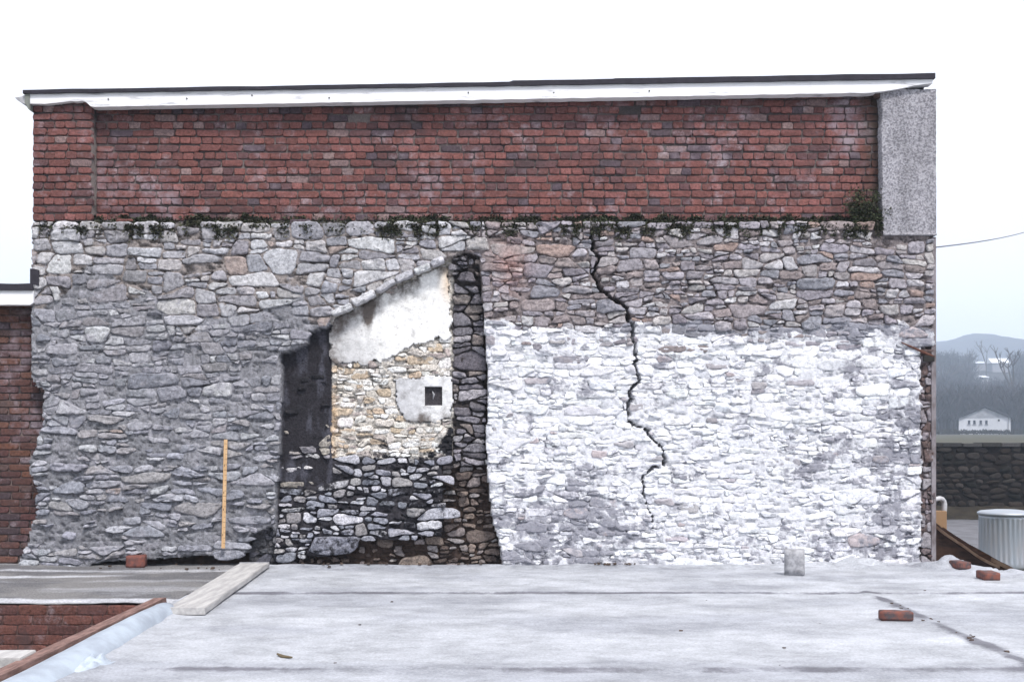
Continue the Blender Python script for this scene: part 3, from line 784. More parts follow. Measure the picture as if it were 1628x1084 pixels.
mb = MB(); mb.box(WX(1481), WX(1488), -.004, .6, -.4, WZ(377)); o = mb.build('corner_strip', simple('corner_render', (.24, .22, .235), .9, scale=10, col2=(.12, .10, .10), bump=.4, stretch=(1, 1, .5)), building); o.location = -B0
mb = MB(); mb.box(WX(60), WX(1470), .26, .5, -.5, WZ(350)); o = mb.build('wall_backing', M['earth'], building); o.location = -B0
# rusty iron strap near the corner
mb = MB(); mb.tube([(WX(1432), -.03, WZ(545)), (WX(1450), -.03, WZ(553)), (WX(1468), -.03, WZ(561)), (WX(1484), -.02, WZ(568))], [.006, .010, .013, .016], 6)
o = mb.build('iron_strap', simple('rust', (.12, .05, .035), .8, scale=20), building); o.location = -B0
mb = MB(); mb.box(WX(1467), WX(1484), -.035, .02, WZ(575), WZ(565)); o = mb.build('strap_plate', M['ink'], building, bev=.004); o.location = -B0

# ------------------------------------------------------------------ lower brick building on the left
nb = empty('brick_building', (WX(0), .2, 0)); NB0 = Vector((WX(0), .2, 0))
tag(nb, 'lower red brick building with white fascia at the left edge', 'building')
old_b0, old_building = B0, building
B0, building = NB0, nb
lw = mortar_sheet('brick_wall', -120, 76, 478, 925, .17, col=(.16, .12, .11))
NPAL = [(.105,.052,.045),(.09,.043,.04),(.125,.062,.048),(.08,.045,.046),(.06,.042,.047),(.105,.066,.06),(.14,.065,.046)]
NS = brick_variants(33, 9.6, 24, NPAL)
k = 0; y = 920.0
while y > 480:
    x = -118 - (17 if k % 2 else 0)
    while x < 72:
        wd = 34.5 * U(.97, 1.03); me, _ = random.choice(NS)
        if x > -60: o = obj('brick', me, lw, (WX(x + wd/2), .168 + U(-.003, .003), WZ(y - 5.4))); o.scale = (wd / 34.2, 1, 1)
        x += wd
    y -= 11.4; k += 1
strip('fascia_board', M['paint'], np.arange(-120, 58, 5), lambda x: 461.5, lambda x: 485 + .8 * nz(x * .1, 3) - (3 if x > 50 else 0), -.03, .08, .003)
strip('felt_edge', M['felt'], np.arange(-120, 58, 5), lambda x: 451.5 + 1.2 * nz(x * .02, 1), lambda x: 462.5, -.05, .3, .003)
strip('roof', M['felt'], [-120, 52], lambda x: 453, lambda x: 470, .3, 7)
strip('felt_upstand', M['felt'], [50, 57, 64], lambda x: 428 + (x > 60) * 2, lambda x: 453 + (x > 60) * 2, -.035, .05)
mb = MB(); mb.box(WX(-120), WX(49), .35, 6.9, -1.4, WZ(480)); o = mb.build('rear_walls', M['sidewall'], nb); o.location = -NB0
B0, building = old_b0, old_building

# ------------------------------------------------------------------ floor, sheet, terrace
mb = MB(); mb.add([(-1600, -1600, -1.35), (1600, -1600, -1.35), (1600, 1600, -1.35), (-1600, 1600, -1.35)], [(0, 1, 2, 3)])
g = mb.build('ground', simple('rough_ground', (.10, .095, .08), .95, scale=.5, col2=(.07, .075, .05))); g['kind'] = 'structure'
EDGE = [(-2.58, .42), (3.2, .42), (4.04, .30), (4.12, .06), (4.36, -.14), (4.62, -.50), (5.0, -1.0), (6.2, -1.6), (9.0, -2.1), (9.0, -13.0), (-2.58, -13.0)]
mb = MB(); n = len(EDGE)
mb.add([(x, y, -.012) for x, y in EDGE] + [(x, y, -1.4) for x, y in EDGE], [tuple(range(n))] + [(i, (i+1) % n, (i+1) % n + n, i + n) for i in range(n)])
fl = mb.build('concrete_floor', M['pale']); fl['kind'] = 'structure'
# white plastic sheet over the floor: wrinkles, two cross laps with their shadow lines painted in, a dark seam running away from the wall
def edge_x(y):
    return float(np.interp(-y, [-.5, -.30, -.06, .14, .50, 1.0, 1.6, 2.1], [4.04, 4.04, 4.12, 4.36, 4.62, 5.0, 6.2, 9.0]))
def sheet_z(x, y):
    z = .012 + .005 * fbm(x * .6, y * 1.6, 3) + .005 * fbm(x * 1.6, y * 5.0, 8) + .004 * abs(nz(x * 1.1 + y * 2.2, y * 3 - x, 5))
    yl = y + 1.86 + .05 * nz(x * .5, 2) ; z += .013 * math.exp(-(yl / .03) ** 2) + .004 * sm(.02, -.02, yl)
    yl = y + 4.80 + .07 * nz(x * .4, 3); z += .010 * math.exp(-(yl / .04) ** 2)
    yl = y + .98 + .05 * nz(x * .6, 6); z += .006 * math.exp(-(yl / .03) ** 2)
    yl = y + 3.2 + .10 * nz(x * .4, 9); z += .005 * math.exp(-(yl / .05) ** 2)
    xl = x - 2.82 - .03 * nz(y * 1.1, 4)
    if y < -1.75: z += .010 * math.exp(-(xl / .05) ** 2)
    # crumples by the foot of the wall and along the broken right edge
    cr = max(math.exp(-((x - 3.25) / .42) ** 2 - ((y + .10) / .16) ** 2) * .85, math.exp(-((x - 4.12) / .30) ** 2 - ((y + .12) / .22) ** 2), math.exp(-((x - edge_x(y) + .15) / .28) ** 2) * .55 * sm(.2, -.3, y))
    z += cr * (.04 + .11 * abs(mnoise.noise((x * 4.5, y * 6, 7))) + .05 * mnoise.noise((x * 9, y * 11, 2)))
    z += .035 * sm(-.22, 0.0, y) * (.4 + .6 * abs(nz(x * 2.2, 4)))
    if y < -2.5: z += .02 * math.exp(-((x + 2.45) / .12) ** 2) * (1 + nz(x * 4, y * 3))
    return z
gx = np.concatenate([np.arange(-2.57, 2.6, .06), np.arange(2.6, 5.2, .03), np.arange(5.2, 9.0, .12)]); gy = np.concatenate([np.arange(.02, -2.2, -.03), np.arange(-2.2, -6.0, -.06), np.arange(-6.0, -13, -.3)])
V = []; C = []; idx = {}; F = []
for j, y in enumerate(gy):
    for i, x in enumerate(gx):
        if x > edge_x(y) + .02: continue
        idx[(i, j)] = len(V); V.append((x, y, sheet_z(x, y)))
        c = mixc((.475, .492, .53), (.38, .395, .435), sm(-.15, .35, fbm(x * .5, y * 1.1, 20)))
        a = .22 + .10 * fbm(x * .8, y * 2.5, 22)
        yl = abs(y + 1.90 + .05 * nz(x * .5, 2)); a += .8 * math.exp(-(yl / .04) ** 2) * (.6 + .6 * fbm(x * .7, 3))  # thin shadow of the far lap, painted in as darker colour
        yl = abs(y + 4.86 + .07 * nz(x * .4, 3)); a += .75 * math.exp(-(yl / .05) ** 2) * (.6 + .7 * fbm(x * .8, 9))  # near lap's shadow line, painted the same way
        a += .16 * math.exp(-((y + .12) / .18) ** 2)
        if y < -1.75: a += .85 * sm(-1.7, -2.3, y) * math.exp(-((x - 2.84 - .03 * nz(y * 1.1, 4)) / .06) ** 2) * (.6 + .7 * fbm(y * 2.6, x * 5, 2))
        C.append((*c, a))
for (i, j), a in idx.items():
    if (i+1, j) in idx and (i, j+1) in idx and (i+1, j+1) in idx: F.append((idx[(i, j)], idx[(i, j+1)], idx[(i+1, j+1)], idx[(i+1, j)]))
M['sheet'] = masonry('dusty_white_sheet', (.16, .16, .185), fine=55, lo=.78, hi=1.12, bump=.5, rough=.62, width=.2, dscale=6, bdist=.012)
_nt = M['sheet'].node_tree; _b = _nt.nodes['Principled BSDF']; _src = _b.inputs['Base Color'].links[0].from_socket
_n = noise_node(_nt, 2.2, 12, .82, (.8, 1.1, 1)); _nt.links.new(mixrgb(_nt, _src, grey(_nt, ramp(_nt, _n.outputs['Fac'], .32, .70, 1.1, .60)), 1.0, 'MULTIPLY'), _b.inputs['Base Color'])
sh = obj('plastic_sheet', mesh('plastic_sheet', V, F, M['sheet'], C))
tag(sh, 'big dusty white plastic sheet spread over the whole floor before the wall', 'sheet')

# terrace left of the floor: gritty top, pale strips, brick front
TY = -2.38
mb = MB(); mb.box(-12, -2.60, TY + .11, .40, -1.35, -.012); t = mb.build('terrace', M['concrete']); t['kind'] = 'structure'
V = []; F = []; C = []
gx = np.arange(-6.2, -2.60, .03); gy = np.arange(TY + .012, .18, .03)
for y in gy:
    for x in gx:
        z = .004 + .006 * nz(x * 9, y * 9) + .012 * fbm(x * 1.2, y * 1.2, 4) + .03 * sm(-.35, 0, y) * (.5 + .5 * nz(x * 3, y * 3))
        l1 = y + .86 - (x + 4.9) * .16
        c = mixc((.13, .128, .135), (.19, .185, .185), sm(-.3, .3, fbm(x * 1.5, y * 2, 41))); a = .28
        k = max(sm(.10, .0, abs(y + .30)) * .8 , sm(.13, .06, abs(l1) * (1 + .25 * (x + 5.2))) * sm(-3.3, -3.9, x), sm(.14, .07, abs(y - TY - .16)))
        k = max(k, .35 * sm(.1, .5, fbm(x * .8, y * 2.2, 31)))
        c = mixc(c, (.55, .56, .60), k * (.75 + .35 * nz(x * 6, y * 6)))
        V.append((x, y, z)); C.append((*c, a))
n = len(gx)
for r in range(len(gy) - 1):
    for q in range(n - 1): a = r * n + q; F.append((a, a + 1, a + n + 1, a + n))
M['grit'] = masonry('gritty_screed', (.06, .06, .065), fine=70, lo=.6, hi=1.4, dscale=30, bump=.8)
o = obj('terrace_screed', mesh('terrace_screed', V, F, M['grit'], C)); o['kind'] = 'structure'
lowwall = empty('low_brick_wall', (-4.2, TY + .06, -1.3)); LB = Vector((-4.2, TY + .06, -1.3))
tag(lowwall, 'dark red brick front of the low terrace, below the long board', 'wall')
mb = MB(); mb.box(-7.0, -2.59, TY + .008, TY + .105, -1.3, -.010, (.11, .065, .058, .3)); o = mb.build('mortar', M['brick'], lowwall); o.location = -LB
LBV = brick_variants(36.6, 11.8, 24, [(.125,.052,.043),(.11,.046,.04),(.14,.06,.048),(.10,.046,.042)], rag=.3, worn=.4, rel=.6)
z = -.006 - .037; k = 0
while z > -.75:
    x = -6.9 - (.113 if k % 2 else 0)
    while x < -2.64:
        me, _ = random.choice(LBV)
        wd = min(.226, -2.59 - x)
        if x > -4.9: o = obj('brick', me, lowwall); o.location = Vector((x + wd / 2, TY + .006, z)) - LB; o.scale = (wd / .226 * 1.0, 1, 1)
        x += .226
    z -= .075; k += 1

# ------------------------------------------------------------------ moss and weeds on the ledge
def leaf_mass(name, spots, mat, size, hang=0.3, pal=((.042, .055, .024), (.028, .036, .018), (.06, .066, .034), (.05, .043, .032))):
    V = []; F = []; C = []
    for (x, y, z, k) in spots:
        s = size * U(.5, 1.5) * k; a = U(0, 6.28); e = U(-.7, 1.0)
        dv = Vector((math.cos(a) * math.cos(e), -abs(math.sin(a)) * math.cos(e) * .8, math.sin(e) - hang)).normalized()
        sd = dv.cross(Vector((U(-1, 1), U(-1, 1), U(-1, 1)))).normalized() * s * .28
        p = Vector((x, y, z)); c = jit(random.choice(pal), .3); n = len(V)
        m = p + dv * s * .5 + Vector((0, 0, s * .08))
        V += [tuple(p), tuple(m + sd), tuple(p + dv * s), tuple(m - sd)]; C += [c] * 4; F.append((n, n+1, n+2, n+3))
    return obj(name, mesh(name, V, F, mat, C, False))
spots = []
dens = [(60, .15), (120, .25), (165, .75), (210, .8), (255, .55), (290, .35), (330, .5), (400, .65), (430, .2), (520, .12), (600, .15), (625, .8), (700, .75), (720, .25), (790, .3), (830, .6), (930, .95), (1000, .9), (1060, .6), (1120, .5), (1200, .55), (1290, .6), (1340, .85), (1400, .9)]
for q in range(60000):
    x = U(58, 1402); dn = float(np.interp(x, [a for a, _ in dens], [b for _, b in dens])) * sm(-.45, .12, fbm(x * .02, 3, 90))
    if U(0, 1) > dn: continue
    y = 343 + 18 * U(0, 1) + (6 * nz(x * .04, 7)) + (22 * U(0, 1) ** 2 if nz(x * .05, 12) > .0 else 0)
    Yd = .10 * sm(363, 347, y) - .010
    spots.append((WX(x), Yd, WZ(y) + .004, 1.0 + .5 * max(0, nz(x * .03, 55))))
ms = leaf_mass('moss', spots, M['leaf'], .028, .2, ((.04, .048, .024), (.028, .032, .020), (.06, .062, .036), (.05, .043, .034), (.075, .072, .05)))
tag(ms, 'dark green moss and grass along the ledge between brick and stone', 'moss', kind='stuff')
def weed(label, cx_, cy_, rx, ry, nleaf, size, hang):
    sp = []
    t = empty('weed_plant', (WX(cx_), .05, WZ(362)))
    base = Vector(t.location); L = []
    mbs = MB()
    for b in range(16):
        a = U(-1, 1); ex, ey = cx_ + a * rx, cy_ + U(-1, .6) * ry
        p0 = Vector((WX(cx_ + a * rx * .3), .07, WZ(360))); p2 = Vector((WX(ex), U(-.06, .08), WZ(ey))); p1 = (p0 + p2) / 2 + Vector((0, -.03, .05))
        pts = [p0.lerp(p1, i / 4).lerp(p1.lerp(p2, i / 4), i / 4) - base for i in range(5)]
        mbs.tube(pts, [.004, .0035, .003, .0025, .0015], 4, (.06, .05, .03))
        for q in range(nleaf // 16):
            u = U(.15, 1); p = p0.lerp(p1, u).lerp(p1.lerp(p2, u), u)
            sp.append((p.x + random.gauss(0, .028), min(p.y + random.gauss(0, .02), .09), p.z + random.gauss(0, .035), 1.0))
    lm = leaf_mass('leaves', sp, M['leaf'], size, hang); lm.parent = t; lm.location = -base
    mbs.build('stems', M['twig'], t)
    tag(t, label, 'plant')
weed('bushy dark green weed in the corner beside the pebble-dashed pier', 1378, 336, 34, 34, 2600, .024, .35)
weed('small green weed growing where the long crack meets the ledge', 955, 362, 30, 11, 700, .024, .2)
weed('small green weed on the ledge above the plastered recess', 655, 358, 34, 7, 500, .022, .2)

# ------------------------------------------------------------------ loose things
# measuring rule
rl = empty('measuring_rule', (WX(358), -.06, WZ(870))); tag(rl, 'slim wooden measuring rule leaning upright against the grey stone', 'ruler')
mb = MB(); mb.box(-.017, .017, -.005, .005, 0, 1.04); o = mb.build('stick', M['rule'], rl, bev=.0015)
for kx in range(1, 21):
    mb = MB(); L = .016 if kx % 5 else .026; zz = .05 * kx
    mb.box(.0165 - L, .0166, -.0062, -.0052, zz - .0012, zz + .0012); mb.build('scale_mark', M['ink'], rl)
for zz in (.12, .36, .52, .78):
    mb = MB(); mb.box(-.008, -.003, -.0062, -.0052, zz, zz + .022); mb.build('numeral_mark', M['ink'], rl)
rl.rotation_euler = (R(-2.2), R(.8), 0); rl.location.y = -.075
# bricks and blocks
SB = lambda w_, d_, h_, seed: None
def loose_brick(name, label, cat, loc, dims, rz, mat, group=None, tiltv=(0, 0), rough=.004):
    bm = bmesh.new(); bmesh.ops.create_cube(bm, size=1.0)
    bmesh.ops.scale(bm, vec=dims, verts=bm.verts)
    bmesh.ops.bevel(bm, geom=bm.edges[:], offset=.0045, segments=2, affect='EDGES')
    bmesh.ops.subdivide_edges(bm, edges=[e for e in bm.edges if e.calc_length() > .03], cuts=3, use_grid_fill=True)
    sd = U(0, 99)
    for v in bm.verts: v.co += Vector((nz(v.co.x * 30, v.co.y * 30, sd), nz(v.co.y * 30, v.co.z * 30, sd), nz(v.co.z * 30, v.co.x * 30, sd))) * rough
    me = bpy.data.meshes.new(name); bm.to_mesh(me); bm.free(); me.materials.append(mat)
    me.polygons.foreach_set('use_smooth', [True] * len(me.polygons))
    o = obj(name, me); o.location = loc; o.rotation_euler = (tiltv[0], tiltv[1], rz)
    return tag(o, label, cat, group)
M['loose_red'] = simple('loose_red_brick', (.22, .078, .06), .9, scale=18, col2=(.11, .055, .05), bump=.4)
M['loose_dark'] = simple('weathered_brick', (.20, .075, .055), .9, scale=14, col2=(.07, .06, .065), bump=.4)
loose_brick('brick', 'broken bright red brick stub propping the gap under the grey stones', 'brick', (WX(220), -.05, .066), (.17, .11, .125), R(4), M['loose_red'], rough=.012)
def floor_pt(px, py):              # where a pixel's ray meets the floor
    k = (902 - HZ) / (py - HZ); return Vector((WX(px) * k, -DIST * (1 - k), 0))
p = floor_pt(1263, 916); p.z = sheet_z(p.x, p.y) + .118
loose_brick('concrete_block', 'pale grey concrete block standing on end before the whitewashed wall', 'block', p, (.175, .11, .235), R(-17), M['block'], rough=.0025)
p = floor_pt(1526, 908); p.z = sheet_z(p.x, p.y) + .03
loose_brick('brick', 'red brick on the crumpled sheet nearest the wall corner', 'brick', p, (.115, .20, .068), R(8), M['loose_dark'])
p = floor_pt(1571, 923); p.z = sheet_z(p.x, p.y) + .03
loose_brick('brick', 'red brick on the sheet edge below the dark bent board', 'brick', p, (.14, .21, .068), R(-4), M['loose_dark'])
p = floor_pt(1424, 990); p.z = sheet_z(p.x, p.y) + .03
loose_brick('brick', 'dark weathered brick lying flat on the seam of the sheet', 'brick', p, (.215, .10, .06), R(-8), M['loose_dark'])
# long scaffold board on the floor edge
def board(name, label, a, b, wd, th, mat, zc, cat='board', split=True):
    a, b = Vector(a), Vector(b); L = (b - a).length; t = empty(name, (*((a + b) / 2).to_2d(), zc)); 
    bm = bmesh.new(); bmesh.ops.create_cube(bm, size=1.0); bmesh.ops.scale(bm, vec=(L, wd, th), verts=bm.verts)
    bmesh.ops.subdivide_edges(bm, edges=[e for e in bm.edges if abs((e.verts[0].co - e.verts[1].co).x) > .5 * L], cuts=24)
    bmesh.ops.bevel(bm, geom=[e for e in bm.edges if e.is_manifold and e.calc_face_angle() > 1], offset=.005, segments=2, affect='EDGES')
    for v in bm.verts: v.co.z += .006 * nz(v.co.x * 1.5, 3); v.co.y += .006 * nz(v.co.x * 2, v.co.y * .5, 6)
    me = bpy.data.meshes.new('plank'); bm.to_mesh(me); bm.free(); me.materials.append(mat)
    obj('plank', me, t); t.rotation_euler.z = math.atan2((b - a).y, (b - a).x)
    tag(t, label, cat); return t, L
M['scaff'] = simple('grey_scaffold_board', (.47, .46, .45), .8, scale=6, stretch=(4, .5, 4), col2=(.33, .32, .32), bump=.25)
a = floor_pt(405, 906); b = floor_pt(294, 983)
t, L = board('scaffold_board', 'long pale grey scaffold board lying on the floor edge towards the wall', a, b, .27, .045, M['scaff'], .05)
for s in (-1, 1):
    mb = MB(); mb.box(s * L / 2 * .985 - .02, s * L / 2 * .985 + .02, -.138, .138, -.024, .0262); mb.build('end_band', M['block'] if s < 0 else M['scaff'], t)
# timber kerb along the floor edge
kb = empty('timber_kerb', (-2.66, -4.6, 0)); tag(kb, 'red-brown timber edging running along the left side of the floor', 'kerb')
V = []; F = []
yy = np.arange(-2.35, -8.0, -.15)
for y in yy:
    e = .004 * nz(y * 2, 1)
    V += [(-.055 + e, y + 4.6, -.10), (-.055 + e, y + 4.6, .045 + e), (.04 + e, y + 4.6, .05 + e), (.055, y + 4.6, -.10)]
for i in range(len(yy) - 1):
    for k in range(4): F.append((i*4+k, i*4+4+k, i*4+4+(k+1) % 4, i*4+(k+1) % 4))
F += [(0, 1, 2, 3), tuple(len(V) - 4 + k for k in (3, 2, 1, 0))]
o = obj('edging', mesh('edging', V, F, M['kerb'], smooth=False), kb)
# plastic sheet rolled along the kerb
M['poly'] = simple('bluish_polythene', (.43, .49, .56), .36, scale=5, col2=(.33, .37, .43), bump=.25, spec=.5)
V = []; F = []; nr = 18; rows_ = np.arange(-2.86, -5.6, -.04)
for i, y in enumerate(rows_):
    r = .085 * (sm(-2.84, -2.95, y)) + .03 * sm(-3, -4.5, y)
    fl_ = 1 - .45 * sm(-3.2, -4.6, y)
    for k in range(nr):
        a = math.pi * k / (nr - 1)
        rr = r * (1 + .10 * nz(y * 1.1, a * 1.2, 3) + .02 * nz(y * 6, a * 4, 8))
        V.append((-2.455 + .02 * nz(y, 5) + math.cos(a) * rr * 1.12, y, .008 + math.sin(a) * rr * fl_ * 1.1))
for i in range(len(rows_) - 1):
    for k in range(nr - 1): q = i * nr + k; F.append((q, q + 1, q + nr + 1, q + nr))
F.append(tuple(range(nr)))
o = obj('polythene_roll', mesh('polythene_roll', V, F, M['poly'])); tag(o, 'bluish white polythene rolled up beside the timber edging', 'polythene roll')
def crumple(name, label, cx_, cy_, rx, ry, h, mat, zb=.012):
    V = []; F = []; n = 30; sd = U(0, 99)
    for i in range(n + 1):
        for j in range(n + 1):
            u, v = i / n * 2 - 1, j / n * 2 - 1; e = max(0, 1 - (u * u + v * v) ** .8)
            zz = h * sm(0, .5, e) * (.35 + 1.1 * abs(mnoise.noise((u * 2.2, v * 2.2, sd)))) + .15 * h * nz(u * 7, v * 7, sd)
            V.append((cx_ + u * rx * (1 + .2 * nz(v * 2, sd)), cy_ + v * ry * (1 + .2 * nz(u * 2, sd)), zb + max(zz, .003)))
    for i in range(n):
        for j in range(n): q = i * (n + 1) + j; F.append((q, q + n + 1, q + n + 2, q + 1))
    return tag(obj(name, mesh(name, V, F, mat, smooth=False)), label, 'sheet')
p = floor_pt(132, 1062); crumple('crumpled_sheet', 'crumpled white plastic by the lower end of the polythene roll', p.x, p.y, .14, .24, .05, M['poly'])
p = floor_pt(1535, 905); 
# short board at the bottom left corner
a = floor_pt(-190, 1064); b = floor_pt(60, 1056)
t, L = board('short_board', 'pale board end poking in at the bottom left corner', (-4.2, -4.72, 0), (-2.70, -4.62, 0), .25, .06, M['scaff'], .03)
# twig and crumbs
p = floor_pt(452, 1050); mb = MB(); mb.tube([(p.x - .05, p.y + .05, .03), (p.x - .01, p.y + .01, .022), (p.x + .05, p.y - .03, .026)], [.006, .011, .005], 6)
o = mb.build('twig', simple('twig_bark', (.13, .10, .06), .9)); tag(o, 'short brown twig lying on the white sheet at lower left', 'twig')
mb = MB(); crumbs = []
for q in range(60):
    px_, py_ = random.choice([(U(560, 790), U(893, 903)), (U(930, 1010), U(899, 904)), (U(150, 400), U(902, 910)), (U(400, 560), U(898, 905))])
    p = floor_pt(px_, max(py_, 902.5)); s = U(.005, .018)
    vs = [(p.x + s * a * U(.5, 1.2), p.y - .02 + s * b * U(.5, 1.2), .012 + sheet_z(p.x, p.y) + s * c * U(.3, .9)) for a in (-1, 1) for b in (-1, 1) for c in (-.6, 1)]
    mb.add(vs, [(0, 1, 3, 2), (4, 6, 7, 5), (0, 4, 5, 1), (2, 3, 7, 6), (0, 2, 6, 4), (1, 5, 7, 3)])
for q in range(24):
    px_, py_ = U(1400, 1600), 0; yy_ = U(965, 1060); px_ = 1380 + (yy_ - 943) * 2.19 + random.gauss(0, 9)
    if q > 13: px_, yy_ = U(300, 1500), U(930, 1070)
    p = floor_pt(px_, yy_); s = U(.004, .011)
    vs = [(p.x + s * a * U(.5, 1.6), p.y + s * b * U(.5, 1.2), sheet_z(p.x, p.y) + s * c * U(.3, .9)) for a in (-1, 1) for b in (-1, 1) for c in (-.6, 1)]
    mb.add(vs, [(0, 1, 3, 2), (4, 6, 7, 5), (0, 4, 5, 1), (2, 3, 7, 6), (0, 2, 6, 4), (1, 5, 7, 3)])
o = mb.build('rubble_crumbs', M['earth']); tag(o, 'small dark crumbs of rubble scattered along wall foot and seam', 'rubble', kind='stuff')

# ------------------------------------------------------------------ right-hand side: bent board, post, pipe, drum
bb = empty('bent_boards', (WX(1550), .1, -.8)); BB = Vector(bb.location); tag(bb, 'dark brown bent board heap with pale edges beyond the wall corner', 'boards')
def ribbon(name, pts, drop, th, mat):
    """a bent board: pts are its top edge (world), hanging down by drop"""
    V = []; F = []
    P = []
    for i in range(len(pts) - 1):
        for q in range(6):
            t = q / 6; p0, p1 = Vector(pts[max(i-1, 0)]), Vector(pts[i]); p2 = Vector(pts[i+1]); p3 = Vector(pts[min(i+2, len(pts)-1)])
            P.append(.5 * ((2*p1) + (p2-p0)*t + (2*p0-5*p1+4*p2-p3)*t*t + (3*p1-p0-3*p2+p3)*t**3))
    P.append(Vector(pts[-1]))
    for k, p in enumerate(P):
        dr = drop(k / (len(P) - 1)) if callable(drop) else drop
        p = p - BB; e = .006 * nz(k * .7, 3)
        V += [(p.x, p.y, p.z + e), (p.x, p.y + th, p.z + e), (p.x + dr * .15, p.y + th + .02, p.z - dr), (p.x + dr * .15, p.y + .02, p.z - dr)]
    for i in range(len(P) - 1):
        for k in range(4): F.append((i*4+k, i*4+4+k, i*4+4+(k+1) % 4, i*4+(k+1) % 4))
    F += [(0, 1, 2, 3), tuple(len(V) - 4 + k for k in (3, 2, 1, 0))]
    return obj(name, mesh(name, V, F, mat, smooth=False), bb)
M['rust'] = simple('brown_board', (.060, .032, .022), .7, scale=5, stretch=(1, 1, 3), col2=(.022, .013, .011), bump=.3)
M['palewood'] = simple('pale_edge_wood', (.46, .32, .22), .7, scale=9, col2=(.28, .17, .11))
ribbon('bent_sheet', [at(1478, 822, .30), at(1497, 838, .28), at(1524, 860, .22), at(1560, 884, .1), at(1590, 902, -.02), at(1640, 922, -.2), at(1720, 950, -.4)], .75, .02, M['rust'])
ribbon('edge_batten', [at(1480, 826, .26), at(1499, 843, .24), at(1530, 864, .18), at(1562, 886, .06), at(1590, 899, -.06)], .03, .02, M['palewood'])
ribbon('plank', [at(1500, 838, .50), at(1530, 858, .46), at(1562, 876, .42), at(1600, 897, .34), at(1660, 926, .2)], .10, .03, M['darkwood'])
ribbon('pale_batten', [at(1577, 886, .32), at(1605, 900, .28), at(1640, 916, .2)], .04, .02, M['palewood'])
pb = MB(); c = at(1496, 812, .75); k = (DIST + .75) / DIST / S
pb.box(c.x - 9 * k, c.x + 9.5 * k, .75, .87, c.z - .7, c.z); o = pb.build('timber_post', M['tanwood'], bev=.006); tag(o, 'short tan timber post beside the wall corner', 'post')
pp = MB(); c = at(1501, 812, .80)
pts = [(c.x, .81, c.z - .05)] + [(c.x + .008 * math.sin(i), .81, c.z + .10 * i / 3) for i in range(1, 4)] 
pts += [(c.x - .012 * i - .006 * i * i, .81 - .01 * i, c.z + .10 + .030 * math.sin(i * .75)) for i in range(1, 5)]
pp.tube(pts, [.028, .027, .026, .026, .026, .026, .025, .024], 10)
o = pp.build('vent_pipe', simple('pale_pipe', (.55, .55, .57), .5, col2=(.4, .4, .42)), smooth=True); tag(o, 'small pale bent pipe end standing on the tan post', 'pipe')
# ribbed galvanised drum
dY = 11.6; kd = (DIST + dY) / DIST / S
dc = at(1600, 897, dY); rad = 41 * kd; ht = 84 * kd
dr = empty('galvanised_drum', (dc.x, dY, -1.35)); tag(dr, 'large ribbed galvanised metal drum with lid at the right edge', 'drum')
hb = dc.z + 1.35
def lathe(name, prof, mat, n=120, ribs=None, parent=None):
    V = []; F = []
    for r, z in prof:
        for k in range(n):
            a = 2 * math.pi * k / n; rr = r
            if ribs and ribs[0] < z < ribs[1]: rr *= 1 + .018 * math.cos(a * 34)
            V.append((rr * math.cos(a), rr * math.sin(a), z))
    for i in range(len(prof) - 1):
        for k in range(n): q = i * n + k; e = i * n + (k + 1) % n; F.append((q, e, e + n, q + n))
    F.append(tuple(range(n))[::-1]); F.append(tuple((len(prof) - 1) * n + k for k in range(n)))
    return obj(name, mesh(name, V, F, mat), parent)
lathe('body', [(rad * .98, 0), (rad * .99, hb), (rad * 1.0, hb + .06 * ht), (rad * .985, hb + .10 * ht), (rad * .985, hb + .86 * ht), (rad, hb + .88 * ht), (rad, hb + .95 * ht)], M['galv'], 240, (hb + .09 * ht, hb + .87 * ht), dr)
lathe('lid', [(rad * 1.06, hb + .945 * ht), (rad * 1.06, hb + .985 * ht), (rad * .95, hb + 1.01 * ht), (rad * .5, hb + 1.035 * ht), (rad * .1, hb + 1.04 * ht)], M['galv'], 96, None, dr)
# overhead cable
pts = []
a = Vector((WX(1488), .2, WZ(389))); b = at(1617, 362, 10) ; b2 = a + (b - a) * 2.4
for i in range(25):
    t = i / 24; p = a.lerp(b2, t); p.z -= .25 * 4 * t * (1 - t) * .5; pts.append(p)
mb = MB(); mb.tube(pts, .008, 6); o = mb.build('overhead_cable', simple('cable_sheath', (.16, .17, .22), .6, bump=0), smooth=True); tag(o, 'thin overhead cable running from the wall corner up to the right', 'cable')

# ------------------------------------------------------------------ road, field wall, field, house, hills
mb = MB(); mb.add([(-40, 13, -1.343), (120, 13, -1.343), (120, 25.4, -1.343), (-40, 25.4, -1.343)], [(0, 1, 2, 3)])
o = mb.build('road', M['road']); o['kind'] = 'structure'
M['grass'] = simple('winter_grass', (.15, .145, .10), .95, scale=.6, col2=(.10, .10, .065), bump=.3)
V = []; F = []; gx = np.arange(-10, 90, .5); gy = np.arange(24.0, 25.6, .2)
for y in gy:
    for x in gx: V.append((x, y, -1.335 + .35 * sm(24.2, 25.5, y) + .06 * nz(x, y * 2)))
n = len(gx)
for r in range(len(gy) - 1):
    for q in range(n - 1): a = r * n + q; F.append((a, a + 1, a + n + 1, a + n))
o = obj('verge', mesh('verge', V, F, simple('dark_verge', (.032, .026, .018), .95, scale=3, col2=(.018, .014, .010), bump=.6, bdist=.05))); o['kind'] = 'structure'
FW = 25.3; fk = (DIST + FW) / DIST / S
fwall = empty('field_wall', (24.0, FW + .3, -1.3)); FB = Vector(fwall.location)
tag(fwall, 'dark rubble stone retaining wall across the road', 'wall')
top_z = cam_z + (HZ - 708) * fk
mb = MB(); mb.box(-8, 80, FW + .06, FW + .8, -1.35, top_z - .03, (.012, .009, .008, .2)); o = mb.build('wall_core', M['soot'], fwall); o.location = -FB
cnt = 0; y = top_z - .02
